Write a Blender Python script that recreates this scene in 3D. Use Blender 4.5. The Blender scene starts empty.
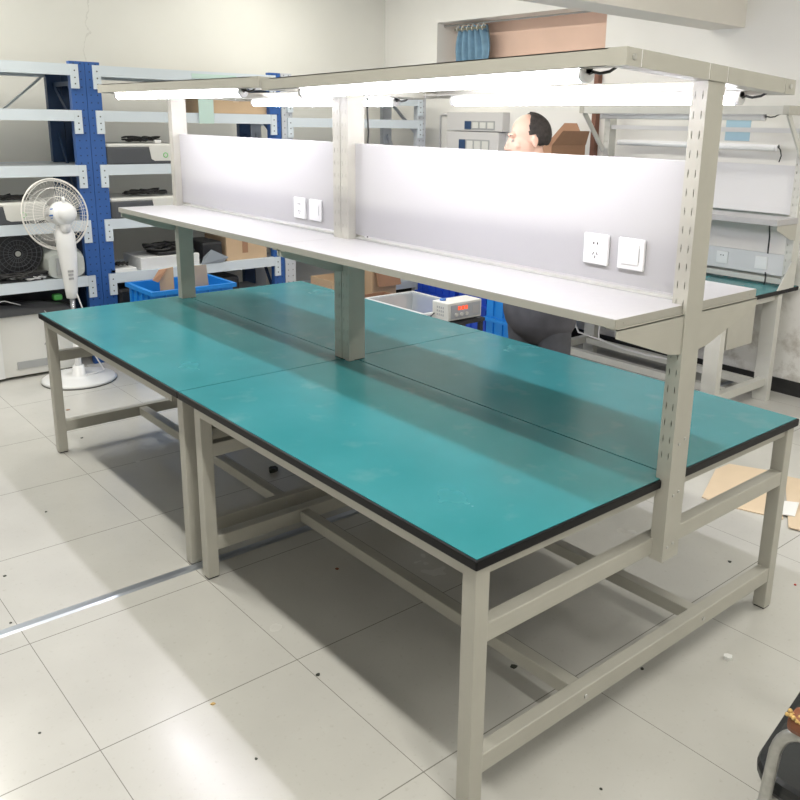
import bpy, bmesh, math, random
from mathutils import Vector, Matrix
random.seed(7)
PI = math.pi
scene = bpy.context.scene
COL = scene.collection

# ------------------------------------------------------------------ camera, world, light, exposure
RR = Vector((0.65727653, 0.7534062, 0.01914845))
UU = Vector((-0.20374575, 0.15317284, 0.96696729))
FW = Vector((-0.72558613, 0.63946632, -0.25418023))
cam_d = bpy.data.cameras.new('camera')
cam = bpy.data.objects.new('camera', cam_d)
COL.objects.link(cam)
m = Matrix((RR, UU, -FW)).transposed().to_4x4()
m.translation = Vector((1.2576, -1.2534, 1.7447))
cam.matrix_world = m
cam_d.sensor_width = 36
cam_d.lens = 839.9 / 800 * 36
cam_d.shift_x = -34.5 / 800
cam_d.shift_y = -57.4 / 800
cam_d.clip_start = 0.02
scene.camera = cam

world = bpy.data.worlds.new('world')
scene.world = world
world.use_nodes = True
world.node_tree.nodes['Background'].inputs[0].default_value = (0.9, 0.95, 1.0, 1)
world.node_tree.nodes['Background'].inputs[1].default_value = 0.3

scene.view_settings.view_transform = 'Standard'
scene.view_settings.look = 'None'
scene.view_settings.gamma = 1
scene.view_settings.use_curve_mapping = False
scene.view_settings.exposure = 0.5

CEIL = 3.25
def area(name, a, b, z, sa, sb, power, color=(1, 1, 1)):
    d = bpy.data.lights.new(name, 'AREA')
    d.shape = 'RECTANGLE'
    d.size = sa
    d.size_y = sb
    d.energy = power
    d.color = color
    o = bpy.data.objects.new(name, d)
    o.location = (-a, b, z)
    COL.objects.link(o)
    return o
WARM = (1.0, 0.965, 0.88)
area('ceiling_tube_light', 0.2, -0.45, CEIL - 0.09, 2.4, 0.10, 30, WARM)
area('ceiling_tube_light', -1.9, -0.45, CEIL - 0.09, 1.6, 0.10, 30, WARM)  # added off-frame fill, lifts the right floor and the bench end faces
area('ceiling_tube_light', -1.0, 2.9, CEIL - 0.09, 1.2, 0.10, 30, WARM)
area('ceiling_tube_light', 3.9, -0.45, CEIL - 0.09, 2.4, 0.10, 46, WARM)
area('ceiling_tube_light', 3.9, 2.6, CEIL - 0.09, 2.4, 0.10, 34, WARM)
TUBE_STRENGTH = 46.0

# ------------------------------------------------------------------ materials
def mat(name, col, rough=0.5, metal=0.0, noise=0.0, nscale=8.0, bump=0.0, emit=None, alpha=None, trans=0.0, spec=None, coat=0.0):
    M = bpy.data.materials.new(name)
    M.use_nodes = True
    nt = M.node_tree
    p = nt.nodes['Principled BSDF']
    p.inputs['Base Color'].default_value = (*col, 1)
    p.inputs['Roughness'].default_value = rough
    p.inputs['Metallic'].default_value = metal
    if spec is not None: p.inputs['Specular IOR Level'].default_value = spec
    if trans: p.inputs['Transmission Weight'].default_value = trans
    if coat:
        p.inputs['Coat Weight'].default_value = coat
        p.inputs['Coat Roughness'].default_value = 0.12
    if alpha is not None: p.inputs['Alpha'].default_value = alpha
    if emit:
        p.inputs['Emission Color'].default_value = (*emit[:3], 1)
        p.inputs['Emission Strength'].default_value = emit[3]
    tc = nt.nodes.new('ShaderNodeTexCoord')
    nz = nt.nodes.new('ShaderNodeTexNoise')
    nz.inputs['Scale'].default_value = nscale
    nz.inputs['Detail'].default_value = 5
    nt.links.new(tc.outputs['Object'], nz.inputs['Vector'])
    if noise:
        cr = nt.nodes.new('ShaderNodeMapRange')
        cr.inputs['From Min'].default_value = 0.3
        cr.inputs['From Max'].default_value = 0.7
        cr.inputs['To Min'].default_value = 1 - noise
        cr.inputs['To Max'].default_value = 1 + noise
        nt.links.new(nz.outputs['Fac'], cr.inputs['Value'])
        vm = nt.nodes.new('ShaderNodeVectorMath')
        vm.operation = 'SCALE'
        vm.inputs[0].default_value = col
        nt.links.new(cr.outputs['Result'], vm.inputs['Scale'])
        nt.links.new(vm.outputs['Vector'], p.inputs['Base Color'])
    if bump:
        b = nt.nodes.new('ShaderNodeBump')
        b.inputs['Strength'].default_value = bump
        b.inputs['Distance'].default_value = 0.004
        nt.links.new(nz.outputs['Fac'], b.inputs['Height'])
        nt.links.new(b.outputs['Normal'], p.inputs['Normal'])
    return M

def nodes_of(M):
    return M.node_tree, M.node_tree.nodes['Principled BSDF']

def math_node(nt, op, a, b=None, c=None):
    n = nt.nodes.new('ShaderNodeMath')
    n.operation = op
    for i, v in enumerate((a, b, c)):
        if v is None: continue
        if isinstance(v, (int, float)): n.inputs[i].default_value = v
        else: nt.links.new(v, n.inputs[i])
    return n.outputs[0]

def mix_col(nt, fac, c1, c2):
    n = nt.nodes.new('ShaderNodeMix')
    n.data_type = 'RGBA'
    if isinstance(fac, float): n.inputs[0].default_value = fac
    else: nt.links.new(fac, n.inputs[0])
    for i, v in ((6, c1), (7, c2)):
        if isinstance(v, tuple): n.inputs[i].default_value = (*v, 1)
        else: nt.links.new(v, n.inputs[i])
    return n.outputs[2]

def sep_obj(nt, space='Object'):
    tc = nt.nodes.new('ShaderNodeTexCoord')
    s = nt.nodes.new('ShaderNodeSeparateXYZ')
    nt.links.new(tc.outputs[space], s.inputs[0])
    return tc, s

def noise_fac(nt, tc, scale, detail=5, lo=0.3, hi=0.7, rough=0.5):
    n = nt.nodes.new('ShaderNodeTexNoise')
    n.inputs['Scale'].default_value = scale
    n.inputs['Detail'].default_value = detail
    n.inputs['Roughness'].default_value = rough
    nt.links.new(tc.outputs['Object'], n.inputs['Vector'])
    r = nt.nodes.new('ShaderNodeMapRange')
    r.inputs['From Min'].default_value = lo
    r.inputs['From Max'].default_value = hi
    nt.links.new(n.outputs['Fac'], r.inputs['Value'])
    return r.outputs['Result']

def tile_floor():
    M = mat('glazed_floor_tile', (0.6, 0.6, 0.57), 0.22)
    nt, p = nodes_of(M)
    tc, s = sep_obj(nt)
    T = 0.6516
    def line(sock, off, w):
        v = math_node(nt, 'ADD', sock, off)
        v = math_node(nt, 'DIVIDE', v, T)
        v = math_node(nt, 'FRACT', v)
        v = math_node(nt, 'SUBTRACT', v, 0.5)
        v = math_node(nt, 'ABSOLUTE', v)
        return math_node(nt, 'GREATER_THAN', v, 0.5 - w / T / 2)
    gx = line(s.outputs[0], 2.1652 + 40 * T, 0.0040)
    gy = line(s.outputs[1], -0.0315 + 40 * T, 0.0026)
    g = math_node(nt, 'MAXIMUM', gx, gy)
    n1 = noise_fac(nt, tc, 2.2, 4)
    n2 = noise_fac(nt, tc, 60, 3, 0.62, 0.8)
    base = mix_col(nt, n1, (0.53, 0.525, 0.495), (0.595, 0.59, 0.555))
    dirt = math_node(nt, 'MULTIPLY', n2, 0.35)
    base = mix_col(nt, dirt, base, (0.36, 0.34, 0.29))
    c = mix_col(nt, math_node(nt, 'MULTIPLY', g, 0.72), base, (0.13, 0.12, 0.10))
    nt.links.new(c, p.inputs['Base Color'])
    rg = math_node(nt, 'MULTIPLY_ADD', n1, 0.12, 0.16)
    nt.links.new(rg, p.inputs['Roughness'])
    return M

def wall_mat(name, col, stain=False, crack=False):
    M = mat(name, col, 0.85)
    nt, p = nodes_of(M)
    tc, s = sep_obj(nt)
    n1 = noise_fac(nt, tc, 1.3, 4)
    c = mix_col(nt, n1, tuple(x * 0.965 for x in col), tuple(min(1, x * 1.03) for x in col))
    if stain:
        n2 = noise_fac(nt, tc, 7.0, 8, 0.48, 0.68, 0.65)
        hi = nt.nodes.new('ShaderNodeMapRange')
        hi.inputs['From Min'].default_value = 1.05
        hi.inputs['From Max'].default_value = 0.3
        nt.links.new(s.outputs[2], hi.inputs['Value'])
        f = math_node(nt, 'MULTIPLY', n2, hi.outputs['Result'])
        f = math_node(nt, 'MULTIPLY', f, 0.6)
        c = mix_col(nt, f, c, (0.30, 0.26, 0.19))
    if crack:
        nz = nt.nodes.new('ShaderNodeTexNoise')
        nz.inputs['Scale'].default_value = 5
        nz.inputs['Detail'].default_value = 6
        nt.links.new(tc.outputs['Object'], nz.inputs['Vector'])
        d = math_node(nt, 'MULTIPLY_ADD', nz.outputs['Fac'], 0.22, -1.34)
        d = math_node(nt, 'ADD', s.outputs[1], d)
        d = math_node(nt, 'ABSOLUTE', d)
        d = math_node(nt, 'LESS_THAN', d, 0.0028)
        c = mix_col(nt, math_node(nt, 'MULTIPLY', d, 0.18), c, (0.25, 0.24, 0.2))
    nt.links.new(c, p.inputs['Base Color'])
    return M

def perforated(name, col, dark, cy):
    """rack post paint with two columns of small holes; cy = centre of the post face in object Y"""
    M = mat(name, col, 0.42)
    nt, p = nodes_of(M)
    tc, s = sep_obj(nt)
    v = math_node(nt, 'MULTIPLY', s.outputs[2], 1 / 0.05)
    v = math_node(nt, 'FRACT', v)
    v = math_node(nt, 'SUBTRACT', v, 0.5)
    v = math_node(nt, 'MULTIPLY', v, 0.05)
    v = math_node(nt, 'POWER', v, 2.0)
    u = math_node(nt, 'SUBTRACT', s.outputs[1], cy)
    u = math_node(nt, 'ABSOLUTE', u)
    u = math_node(nt, 'SUBTRACT', u, 0.022)
    u = math_node(nt, 'POWER', math_node(nt, 'ABSOLUTE', u), 2.0)
    d = math_node(nt, 'SQRT', math_node(nt, 'ADD', u, v))
    h = math_node(nt, 'LESS_THAN', d, 0.0052)
    c = mix_col(nt, h, col, dark)
    nt.links.new(c, p.inputs['Base Color'])
    return M

M = {}
M['tile'] = tile_floor()
M['wall'] = wall_mat('painted_wall', (0.77, 0.765, 0.715), crack=True)
M['wallb'] = wall_mat('painted_wall_stained', (0.84, 0.83, 0.79), stain=True)
M['wallp'] = wall_mat('painted_wall_plain', (0.70, 0.69, 0.65))
M['ceil'] = wall_mat('painted_ceiling', (0.80, 0.80, 0.78))
M['beam'] = wall_mat('painted_beam', (0.78, 0.75, 0.69))
M['board'] = mat('pink_board', (0.78, 0.56, 0.45), 0.7, noise=0.05, nscale=3)
M['black_skirting'] = mat('black_skirting', (0.018, 0.018, 0.018), 0.5, noise=0.2)
M['metal_strip'] = mat('aluminium_strip', (0.50, 0.54, 0.60), 0.28, 0.75)
M['frame'] = mat('powder_coated_grey', (0.46, 0.45, 0.40), 0.42, noise=0.03, nscale=12)
M['frame_light'] = mat('powder_coated_light', (0.60, 0.60, 0.56), 0.42, noise=0.03, nscale=12)
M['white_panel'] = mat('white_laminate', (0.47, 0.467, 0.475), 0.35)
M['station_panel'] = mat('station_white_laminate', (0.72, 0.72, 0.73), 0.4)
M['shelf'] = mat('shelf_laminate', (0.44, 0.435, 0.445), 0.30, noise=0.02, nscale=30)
M['shelf_edge'] = mat('shelf_edge_band', (0.40, 0.39, 0.35), 0.45)
def green_mat():
    G = mat('green_esd_mat', (0.03, 0.30, 0.30), 0.38)
    nt, p = nodes_of(G)
    tc, s = sep_obj(nt)
    n1 = noise_fac(nt, tc, 3.0, 5)
    n2 = noise_fac(nt, tc, 7.0, 3, 0.60, 0.85, 0.5)
    c = mix_col(nt, n1, (0.030, 0.205, 0.222), (0.040, 0.235, 0.255))
    c = mix_col(nt, math_node(nt, 'MULTIPLY', n2, 0.22), c, (0.35, 0.5, 0.45))
    nt.links.new(c, p.inputs['Base Color'])
    r = math_node(nt, 'MULTIPLY_ADD', n1, 0.08, 0.20)
    nt.links.new(r, p.inputs['Roughness'])
    return G
M['green'] = green_mat()
M['black_edge'] = mat('black_rubber_edge', (0.004, 0.004, 0.005), 0.45, spec=0.25, noise=0.3, nscale=30)
M['plate'] = mat('white_plastic_plate', (0.86, 0.86, 0.86), 0.3)
M['dark_hole'] = mat('dark_slot', (0.02, 0.02, 0.02), 0.6)
M['bolt'] = mat('zinc_bolt', (0.55, 0.55, 0.53), 0.35, 0.8)
M['housing'] = mat('white_lamp_housing', (0.82, 0.82, 0.83), 0.35)
M['tube'] = mat('lit_tube', (0.95, 0.95, 0.95), 0.4, emit=(0.98, 0.955, 1.05, TUBE_STRENGTH))
M['tube_off'] = mat('unlit_tube', (0.80, 0.82, 0.83), 0.3)
M['black_cable'] = mat('black_cable', (0.02, 0.02, 0.02), 0.45)
M['white_cable'] = mat('white_cable', (0.75, 0.75, 0.75), 0.45)
M['rack_white'] = mat('rack_beam_pale_blue', (0.66, 0.73, 0.78), 0.4)
M['rack_board'] = mat('rack_shelf_board', (0.62, 0.66, 0.70), 0.45)
M['rack_blue'] = mat('rack_blue', (0.03, 0.11, 0.36), 0.42)
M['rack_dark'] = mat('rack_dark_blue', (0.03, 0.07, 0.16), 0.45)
M['rack_grey'] = mat('rack_grey', (0.55, 0.58, 0.62), 0.42)
M['fan_white'] = mat('fan_white_plastic', (0.82, 0.83, 0.83), 0.35)
M['fan_wire'] = mat('fan_grille_wire', (0.80, 0.78, 0.74), 0.35)
M['fan_ring'] = mat('fan_ring_brown', (0.50, 0.38, 0.32), 0.45)
M['fan_blade'] = mat('fan_clear_blade', (0.75, 0.76, 0.74), 0.2, alpha=0.30)
M['chrome'] = mat('chrome_pole', (0.45, 0.46, 0.48), 0.22, 0.9)
M['blue_mark'] = mat('blue_print', (0.04, 0.16, 0.5), 0.5)
M['scanner_dark'] = mat('charcoal_plastic', (0.075, 0.08, 0.09), 0.45)
M['scanner_light'] = mat('ivory_plastic', (0.70, 0.70, 0.66), 0.4)
M['grey_device'] = mat('grey_green_plastic', (0.52, 0.55, 0.52), 0.5)
M['vent_grey'] = mat('grey_vent', (0.38, 0.39, 0.39), 0.6)
M['black_plastic'] = mat('black_plastic', (0.02, 0.021, 0.024), 0.42, noise=0.2)
M['green_plastic'] = mat('green_plastic', (0.12, 0.55, 0.12), 0.4)
M['carton'] = mat('brown_cardboard', (0.58, 0.42, 0.27), 0.85, noise=0.05, nscale=5)
M['carton_dark'] = mat('dark_cardboard', (0.36, 0.20, 0.12), 0.85, noise=0.08, nscale=5)
M['carton_pale'] = mat('pale_cardboard', (0.66, 0.53, 0.38), 0.85, noise=0.04, nscale=5)
M['tape'] = mat('white_tape', (0.75, 0.72, 0.66), 0.5)
M['blue_crate'] = mat('bright_blue_plastic', (0.015, 0.24, 0.72), 0.38)
M['royal_crate'] = mat('royal_blue_plastic', (0.015, 0.07, 0.50), 0.4)
M['clear_plastic'] = mat('clear_tote_plastic', (0.80, 0.86, 0.90), 0.25, alpha=0.30)
M['tote_rim'] = mat('tote_rim_plastic', (0.78, 0.80, 0.80), 0.3, alpha=0.85)
M['meter_body'] = mat('beige_meter_case', (0.72, 0.72, 0.67), 0.45)
M['meter_face'] = mat('grey_meter_face', (0.42, 0.44, 0.47), 0.45)
M['led_red'] = mat('red_led_digits', (0.6, 0.04, 0.02), 0.4, emit=(1, 0.1, 0.03, 1.0))
M['skin'] = mat('skin', (0.72, 0.46, 0.35), 0.5, noise=0.04, nscale=20)
M['hair'] = mat('black_hair', (0.028, 0.022, 0.019), 0.75, noise=0.5, nscale=60, bump=0.8)
M['jacket'] = mat('dark_grey_jacket', (0.075, 0.075, 0.088), 0.8, noise=0.25, nscale=9, bump=0.5)
M['trousers'] = mat('charcoal_trousers', (0.06, 0.062, 0.072), 0.85, noise=0.25, nscale=9, bump=0.5)
M['shoe'] = mat('black_shoe', (0.02, 0.02, 0.02), 0.5)
M['eye_white'] = mat('eye_white', (0.45, 0.40, 0.36), 0.3)
M['eye_dark'] = mat('eye_iris', (0.03, 0.02, 0.015), 0.2)
M['lips'] = mat('lips', (0.50, 0.22, 0.19), 0.5)
M['vinyl'] = mat('black_vinyl', (0.016, 0.018, 0.019), 0.32, bump=0.15, nscale=40)
M['arm_tube'] = mat('worn_steel_tube', (0.42, 0.42, 0.40), 0.35, 0.6, noise=0.12, nscale=60)
M['arm_pad'] = mat('brown_vinyl_pad', (0.20, 0.065, 0.025), 0.45, noise=0.2, nscale=60)
M['foam'] = mat('yellow_foam', (0.62, 0.42, 0.16), 0.95, noise=0.35, nscale=120, bump=1.0)
M['cloth_blue'] = mat('blue_curtain_cloth', (0.19, 0.33, 0.45), 0.85, noise=0.15, nscale=14)
M['cloth_dark'] = mat('olive_curtain_tape', (0.16, 0.16, 0.12), 0.85)
M['paper'] = mat('white_paper', (0.78, 0.79, 0.78), 0.7)
M['paper_blue'] = mat('pale_blue_paper', (0.42, 0.62, 0.74), 0.7)
M['paper_green'] = mat('pale_green_paper', (0.55, 0.72, 0.66), 0.7)
M['bag'] = mat('clear_grey_bag', (0.40, 0.45, 0.50), 0.3, alpha=0.8)
M['switchbox'] = mat('grey_enclosure', (0.64, 0.63, 0.62), 0.5)
M['red'] = mat('red_plastic', (0.55, 0.04, 0.03), 0.5)
M['wood'] = mat('reddish_wood', (0.20, 0.09, 0.06), 0.6, noise=0.15)
M['grey_bin'] = mat('grey_crate_plastic', (0.30, 0.31, 0.32), 0.5)
M['debris'] = mat('dark_debris', (0.03, 0.035, 0.025), 0.6)

# ------------------------------------------------------------------ mesh builder; coordinates (a, b, z): a along the benches, b across, Blender x = -a
WL = {}   # world location of every empty / parent
class MB:
    def __init__(s, local=False):
        s.v = []; s.f = []; s.local = local; s.smooth = []
    def _p(s, p):
        return (p[0], p[1], p[2]) if s.local else (-p[0], p[1], p[2])
    def add(s, pts, faces, smooth=False):
        n = len(s.v)
        s.v += [s._p(p) for p in pts]
        for f in faces:
            s.f.append(tuple(n + i for i in f)); s.smooth.append(smooth)
        return s
    def hexa(s, p, smooth=False):
        """8 points: bottom ring 0-3, top ring 4-7"""
        return s.add(p, [(0, 3, 2, 1), (4, 5, 6, 7), (0, 1, 5, 4), (1, 2, 6, 5), (2, 3, 7, 6), (3, 0, 4, 7)], smooth)
    def box(s, a0, a1, b0, b1, z0, z1, zf=None):
        r = [(a0, b0), (a1, b0), (a1, b1), (a0, b1)]
        if zf is None: zf = lambda a, b: 0.0
        return s.hexa([(a, b, z0 + zf(a, b)) for a, b in r] + [(a, b, z1 + zf(a, b)) for a, b in r])
    def cbox(s, a0, a1, b0, b1, z0, z1, c=0.004):
        """box with chamfered edges"""
        c = min(c, abs(a1 - a0) / 3, abs(b1 - b0) / 3, abs(z1 - z0) / 3)
        if a1 < a0: a0, a1 = a1, a0
        if b1 < b0: b0, b1 = b1, b0
        bm = bmesh.new()
        bmesh.ops.create_cube(bm, size=1)
        for v in bm.verts:
            v.co = Vector((a0 + (v.co.x + .5) * (a1 - a0), b0 + (v.co.y + .5) * (b1 - b0), z0 + (v.co.z + .5) * (z1 - z0)))
        bmesh.ops.bevel(bm, geom=bm.edges[:], offset=c, segments=2, affect='EDGES', profile=0.5)
        bm.verts.index_update()
        s.add([tuple(v.co) for v in bm.verts], [tuple(v.index for v in f.verts) for f in bm.faces])
        bm.free()
        return s
    def prism(s, outline, z0, z1):
        n = len(outline)
        pts = [(a, b, z0) for a, b in outline] + [(a, b, z1) for a, b in outline]
        fs = [tuple(range(n))[::-1], tuple(range(n, 2 * n))] + [(i, (i + 1) % n, n + (i + 1) % n, n + i) for i in range(n)]
        return s.add(pts, fs)
    def extr(s, poly, d):
        """arbitrary planar 3-D polygon extruded by vector d"""
        n = len(poly)
        pts = list(poly) + [(p[0] + d[0], p[1] + d[1], p[2] + d[2]) for p in poly]
        fs = [tuple(range(n))[::-1], tuple(range(n, 2 * n))] + [(i, (i + 1) % n, n + (i + 1) % n, n + i) for i in range(n)]
        return s.add(pts, fs)
    def bar(s, p, q, w, h, up=(0, 0, 1)):
        """rectangular bar from p to q"""
        p = Vector(p); q = Vector(q); d = (q - p).normalized()
        u = Vector(up)
        if abs(d.dot(u)) > 0.98: u = Vector((1, 0, 0))
        x = d.cross(u).normalized(); y = x.cross(d).normalized()
        r = [x * w / 2 * i + y * h / 2 * j for i, j in ((-1, -1), (1, -1), (1, 1), (-1, 1))]
        return s.hexa([tuple(p + k) for k in r] + [tuple(q + k) for k in r])
    def tube(s, path, r, n=10, closed=False, cap=True):
        path = [Vector(p) for p in path]
        m_ = len(path); rad = r if isinstance(r, (list, tuple)) else [r] * m_
        pts = []; prev = None
        for i, p in enumerate(path):
            if closed: d = (path[(i + 1) % m_] - path[i - 1])
            else: d = path[min(i + 1, m_ - 1)] - path[max(i - 1, 0)]
            d.normalize()
            if prev is None:
                u = Vector((0, 0, 1)) if abs(d.z) < 0.9 else Vector((1, 0, 0))
            else: u = prev
            x = d.cross(u).normalized(); y = x.cross(d).normalized(); prev = y
            for k in range(n):
                t = 2 * PI * k / n
                pts.append(tuple(p + x * math.cos(t) * rad[i] + y * math.sin(t) * rad[i]))
        fs = []
        for i in range(m_ if closed else m_ - 1):
            j = (i + 1) % m_
            for k in range(n):
                fs.append((i * n + k, i * n + (k + 1) % n, j * n + (k + 1) % n, j * n + k))
        s.add(pts, fs, True)
        if cap and not closed:
            s.add(pts[:n], [tuple(range(n))[::-1]]); s.add(pts[-n:], [tuple(range(n))])
        return s
    def lathe(s, prof, c=(0, 0, 0), n=28, axis=(0, 0, 1)):
        """profile of (r, h) about axis through c"""
        ax = Vector(axis).normalized()
        x = ax.orthogonal().normalized(); y = ax.cross(x)
        c = Vector(c); pts = []
        for r, h in prof:
            for k in range(n):
                t = 2 * PI * k / n
                pts.append(tuple(c + ax * h + x * math.cos(t) * r + y * math.sin(t) * r))
        fs = []
        for i in range(len(prof) - 1):
            for k in range(n):
                fs.append((i * n + k, i * n + (k + 1) % n, (i + 1) * n + (k + 1) % n, (i + 1) * n + k))
        s.add(pts, fs, True)
        if prof[0][0] > 1e-5: s.add(pts[:n], [tuple(range(n))[::-1]])
        if prof[-1][0] > 1e-5: s.add(pts[-n:], [tuple(range(n))])
        return s
    def disc(s, c, axis, r, h, n=16):
        return s.lathe([(r, 0), (r, h)], c, n, axis)
    def build(s, name, material, parent=None, label=None, bevel=0.0, thick=0.0):
        me = bpy.data.meshes.new(name)
        off = Vector((0, 0, 0))
        if parent is not None and not s.local: off = WL.get(parent.name, Vector((0, 0, 0)))
        me.from_pydata([tuple(Vector(v) - off) for v in s.v], [], s.f)
        me.polygons.foreach_set('use_smooth', s.smooth)
        bm = bmesh.new(); bm.from_mesh(me)
        bmesh.ops.remove_doubles(bm, verts=bm.verts, dist=1e-6)
        bmesh.ops.recalc_face_normals(bm, faces=bm.faces)
        bm.to_mesh(me); bm.free()
        me.materials.append(M[material])
        o = bpy.data.objects.new(name, me)
        COL.objects.link(o)
        if parent is not None:
            o.parent = parent
            WL[o.name] = off
        if bevel:
            bv = o.modifiers.new('bevel', 'BEVEL'); bv.width = bevel; bv.segments = 2; bv.limit_method = 'ANGLE'
        if label: o['label'] = label
        return o

def tag(o, label, cat, group=None):
    o['label'] = label; o['category'] = cat; o['kind'] = 'thing'
    if group: o['group'] = group
    return o
def struct(mb, name, material):
    o = mb.build(name, material); o['kind'] = 'structure'
    return o
def thing(name, label, cat, loc, group=None, rz=0.0):
    o = bpy.data.objects.new(name, None)
    o.empty_display_size = 0.1
    COL.objects.link(o)
    o.location = (-loc[0], loc[1], loc[2]); o.rotation_euler = (0, 0, rz)
    WL[o.name] = Vector((-loc[0], loc[1], loc[2]))
    return tag(o, label, cat, group)
def solo(mb, name, material, label, cat, group=None, **k):
    return tag(mb.build(name, material, **k), label, cat, group)
def copy_tree(o, parent=None):
    c = o.copy(); COL.objects.link(c); c.parent = parent
    if parent is not None: c.matrix_parent_inverse = o.matrix_parent_inverse.copy()
    for ch in o.children: copy_tree(ch, c)
    return c

# ------------------------------------------------------------------ room
A0, A1, B0, B1 = -3.2, 5.7, -3.9, 4.15
struct(MB().box(A0, A1, B0, B1, -0.06, 0.0), 'floor', 'tile')
struct(MB().box(A0 - .15, A1 + .15, B0 - .15, B1 + .35, CEIL, CEIL + 0.1), 'ceiling', 'ceil')
struct(MB().box(A1, A1 + 0.15, B0 - .15, B1 + .35, -0.06, CEIL), 'wall_left', 'wall')
struct(MB().box(A0 - 0.15, A0, B0 - .15, B1 + .35, -0.06, CEIL), 'wall_right', 'wallp')
struct(MB().box(A0, A1, B0 - 0.15, B0, -0.06, CEIL), 'wall_front', 'wallp')
# back wall with a boarded window recess
wa, wb, wz0, wz1 = 2.98, 4.92, 2.20, 2.625
w = MB()
w.box(A0, wa, B1, B1 + 0.30, -0.06, CEIL)
w.box(wb, A1, B1, B1 + 0.30, -0.06, CEIL)
w.box(wa, wb, B1, B1 + 0.30, -0.06, wz0)
w.box(wa, wb, B1, B1 + 0.30, wz1, CEIL)
struct(w, 'wall_back', 'wallb')
struct(MB().box(wa - .002, wb + .002, B1 + 0.26, B1 + 0.29, wz0 - .002, wz1 + .002), 'window_1', 'board')
struct(MB().box(A0, A1, B1 - 0.012, B1, 0, 0.10), 'baseboard_back', 'black_skirting')
struct(MB().box(A1 - 0.012, A1, B0, B1 - 0.012, 0, 0.10), 'baseboard_left', 'black_skirting')
struct(MB().box(1.84, 2.10, B0, B1, 2.385, CEIL), 'trim_1', 'beam')
s_ = MB(); s_.hexa([(1.655, B0, 0), (1.61, B0, 0), (1.61, B1 - .02, 0), (1.655, B1 - .02, 0), (1.648, B0, .007), (1.617, B0, .007), (1.617, B1 - .02, .007), (1.648, B1 - .02, .007)])
struct(s_, 'trim_2', 'metal_strip')

# ceiling lamps (the visible bodies of the room lights, one of them an added fill)
cl = None
for i, (a, b, l, lab) in enumerate(((0.2, -0.45, 2.4, 'long white ceiling batten over the front of the near bench'),
                       (-1.9, -0.45, 1.6, 'white ceiling batten over the chair end of the room'),
                       (-1.0, 2.9, 1.2, 'short white ceiling batten above the right end workstation'),
                       (3.9, -0.45, 2.4, 'long white ceiling batten near the storage racks by the fan'),
                       (3.9, 2.6, 2.4, 'long white ceiling batten between racks and the recess'))):
    t = thing('ceiling_light', lab, 'ceiling light', (a, b, CEIL), 'ceiling lights')
    MB().box(a - l / 2, a + l / 2, b - .06, b + .06, CEIL - .06, CEIL).build('housing', 'housing', t)

# ------------------------------------------------------------------ double sided workbenches
L, W = 1.6157, 0.7962
ZT = 0.75
PB0, PB1 = 0.750, 0.832         # post extent in b
def slotted_post(mb, a0, a1, b0, b1, z0, z1, s0, s1, pitch=0.05):
    """hollow rectangular post with real slots through the b0 and b1 faces"""
    for face_b in (b0, b1):
        wv = (a1 - a0)
        cs = [a0 + wv * 0.27, a0 + wv * 0.75]
        s1_, s2_ = 0.0009, 0.0015
        xs = [a0]
        for c in cs: xs += [c - s2_, c - s1_, c + s1_, c + s2_]
        xs.append(a1)
        zs = [z0]; kind = []
        z = s0
        while z < s1:
            kind += [0, 1, 2, 1]
            zs += [z, z + 0.007, z + 0.013, z + 0.020]
            z += pitch
        zs.append(z1); kind.append(0)
        idx = {}
        pts = []; fs = []
        for j, zz in enumerate(zs):
            for i, xx in enumerate(xs):
                idx[i, j] = len(pts); pts.append((xx, face_b, zz))
        for j in range(len(zs) - 1):
            for i in range(len(xs) - 1):
                k = kind[j]
                inner = i in (2, 6)
                wide = i in (1, 2, 3, 5, 6, 7)
                if (k == 1 and inner) or (k == 2 and wide): continue
                fs.append((idx[i, j], idx[i + 1, j], idx[i + 1, j + 1], idx[i, j + 1]))
        mb.add(pts, fs)
    mb.add([(a0, b0, z0), (a0, b1, z0), (a0, b1, z1), (a0, b0, z1)], [(0, 1, 2, 3)])
    mb.add([(a1, b0, z0), (a1, b1, z0), (a1, b1, z1), (a1, b0, z1)], [(0, 1, 2, 3)])
    mb.add([(a0, b0, z0), (a1, b0, z0), (a1, b1, z0), (a0, b1, z0)], [(0, 1, 2, 3)])
    mb.add([(a0, b0, z1), (a1, b0, z1), (a1, b1, z1), (a0, b1, z1)], [(0, 1, 2, 3)])

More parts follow.
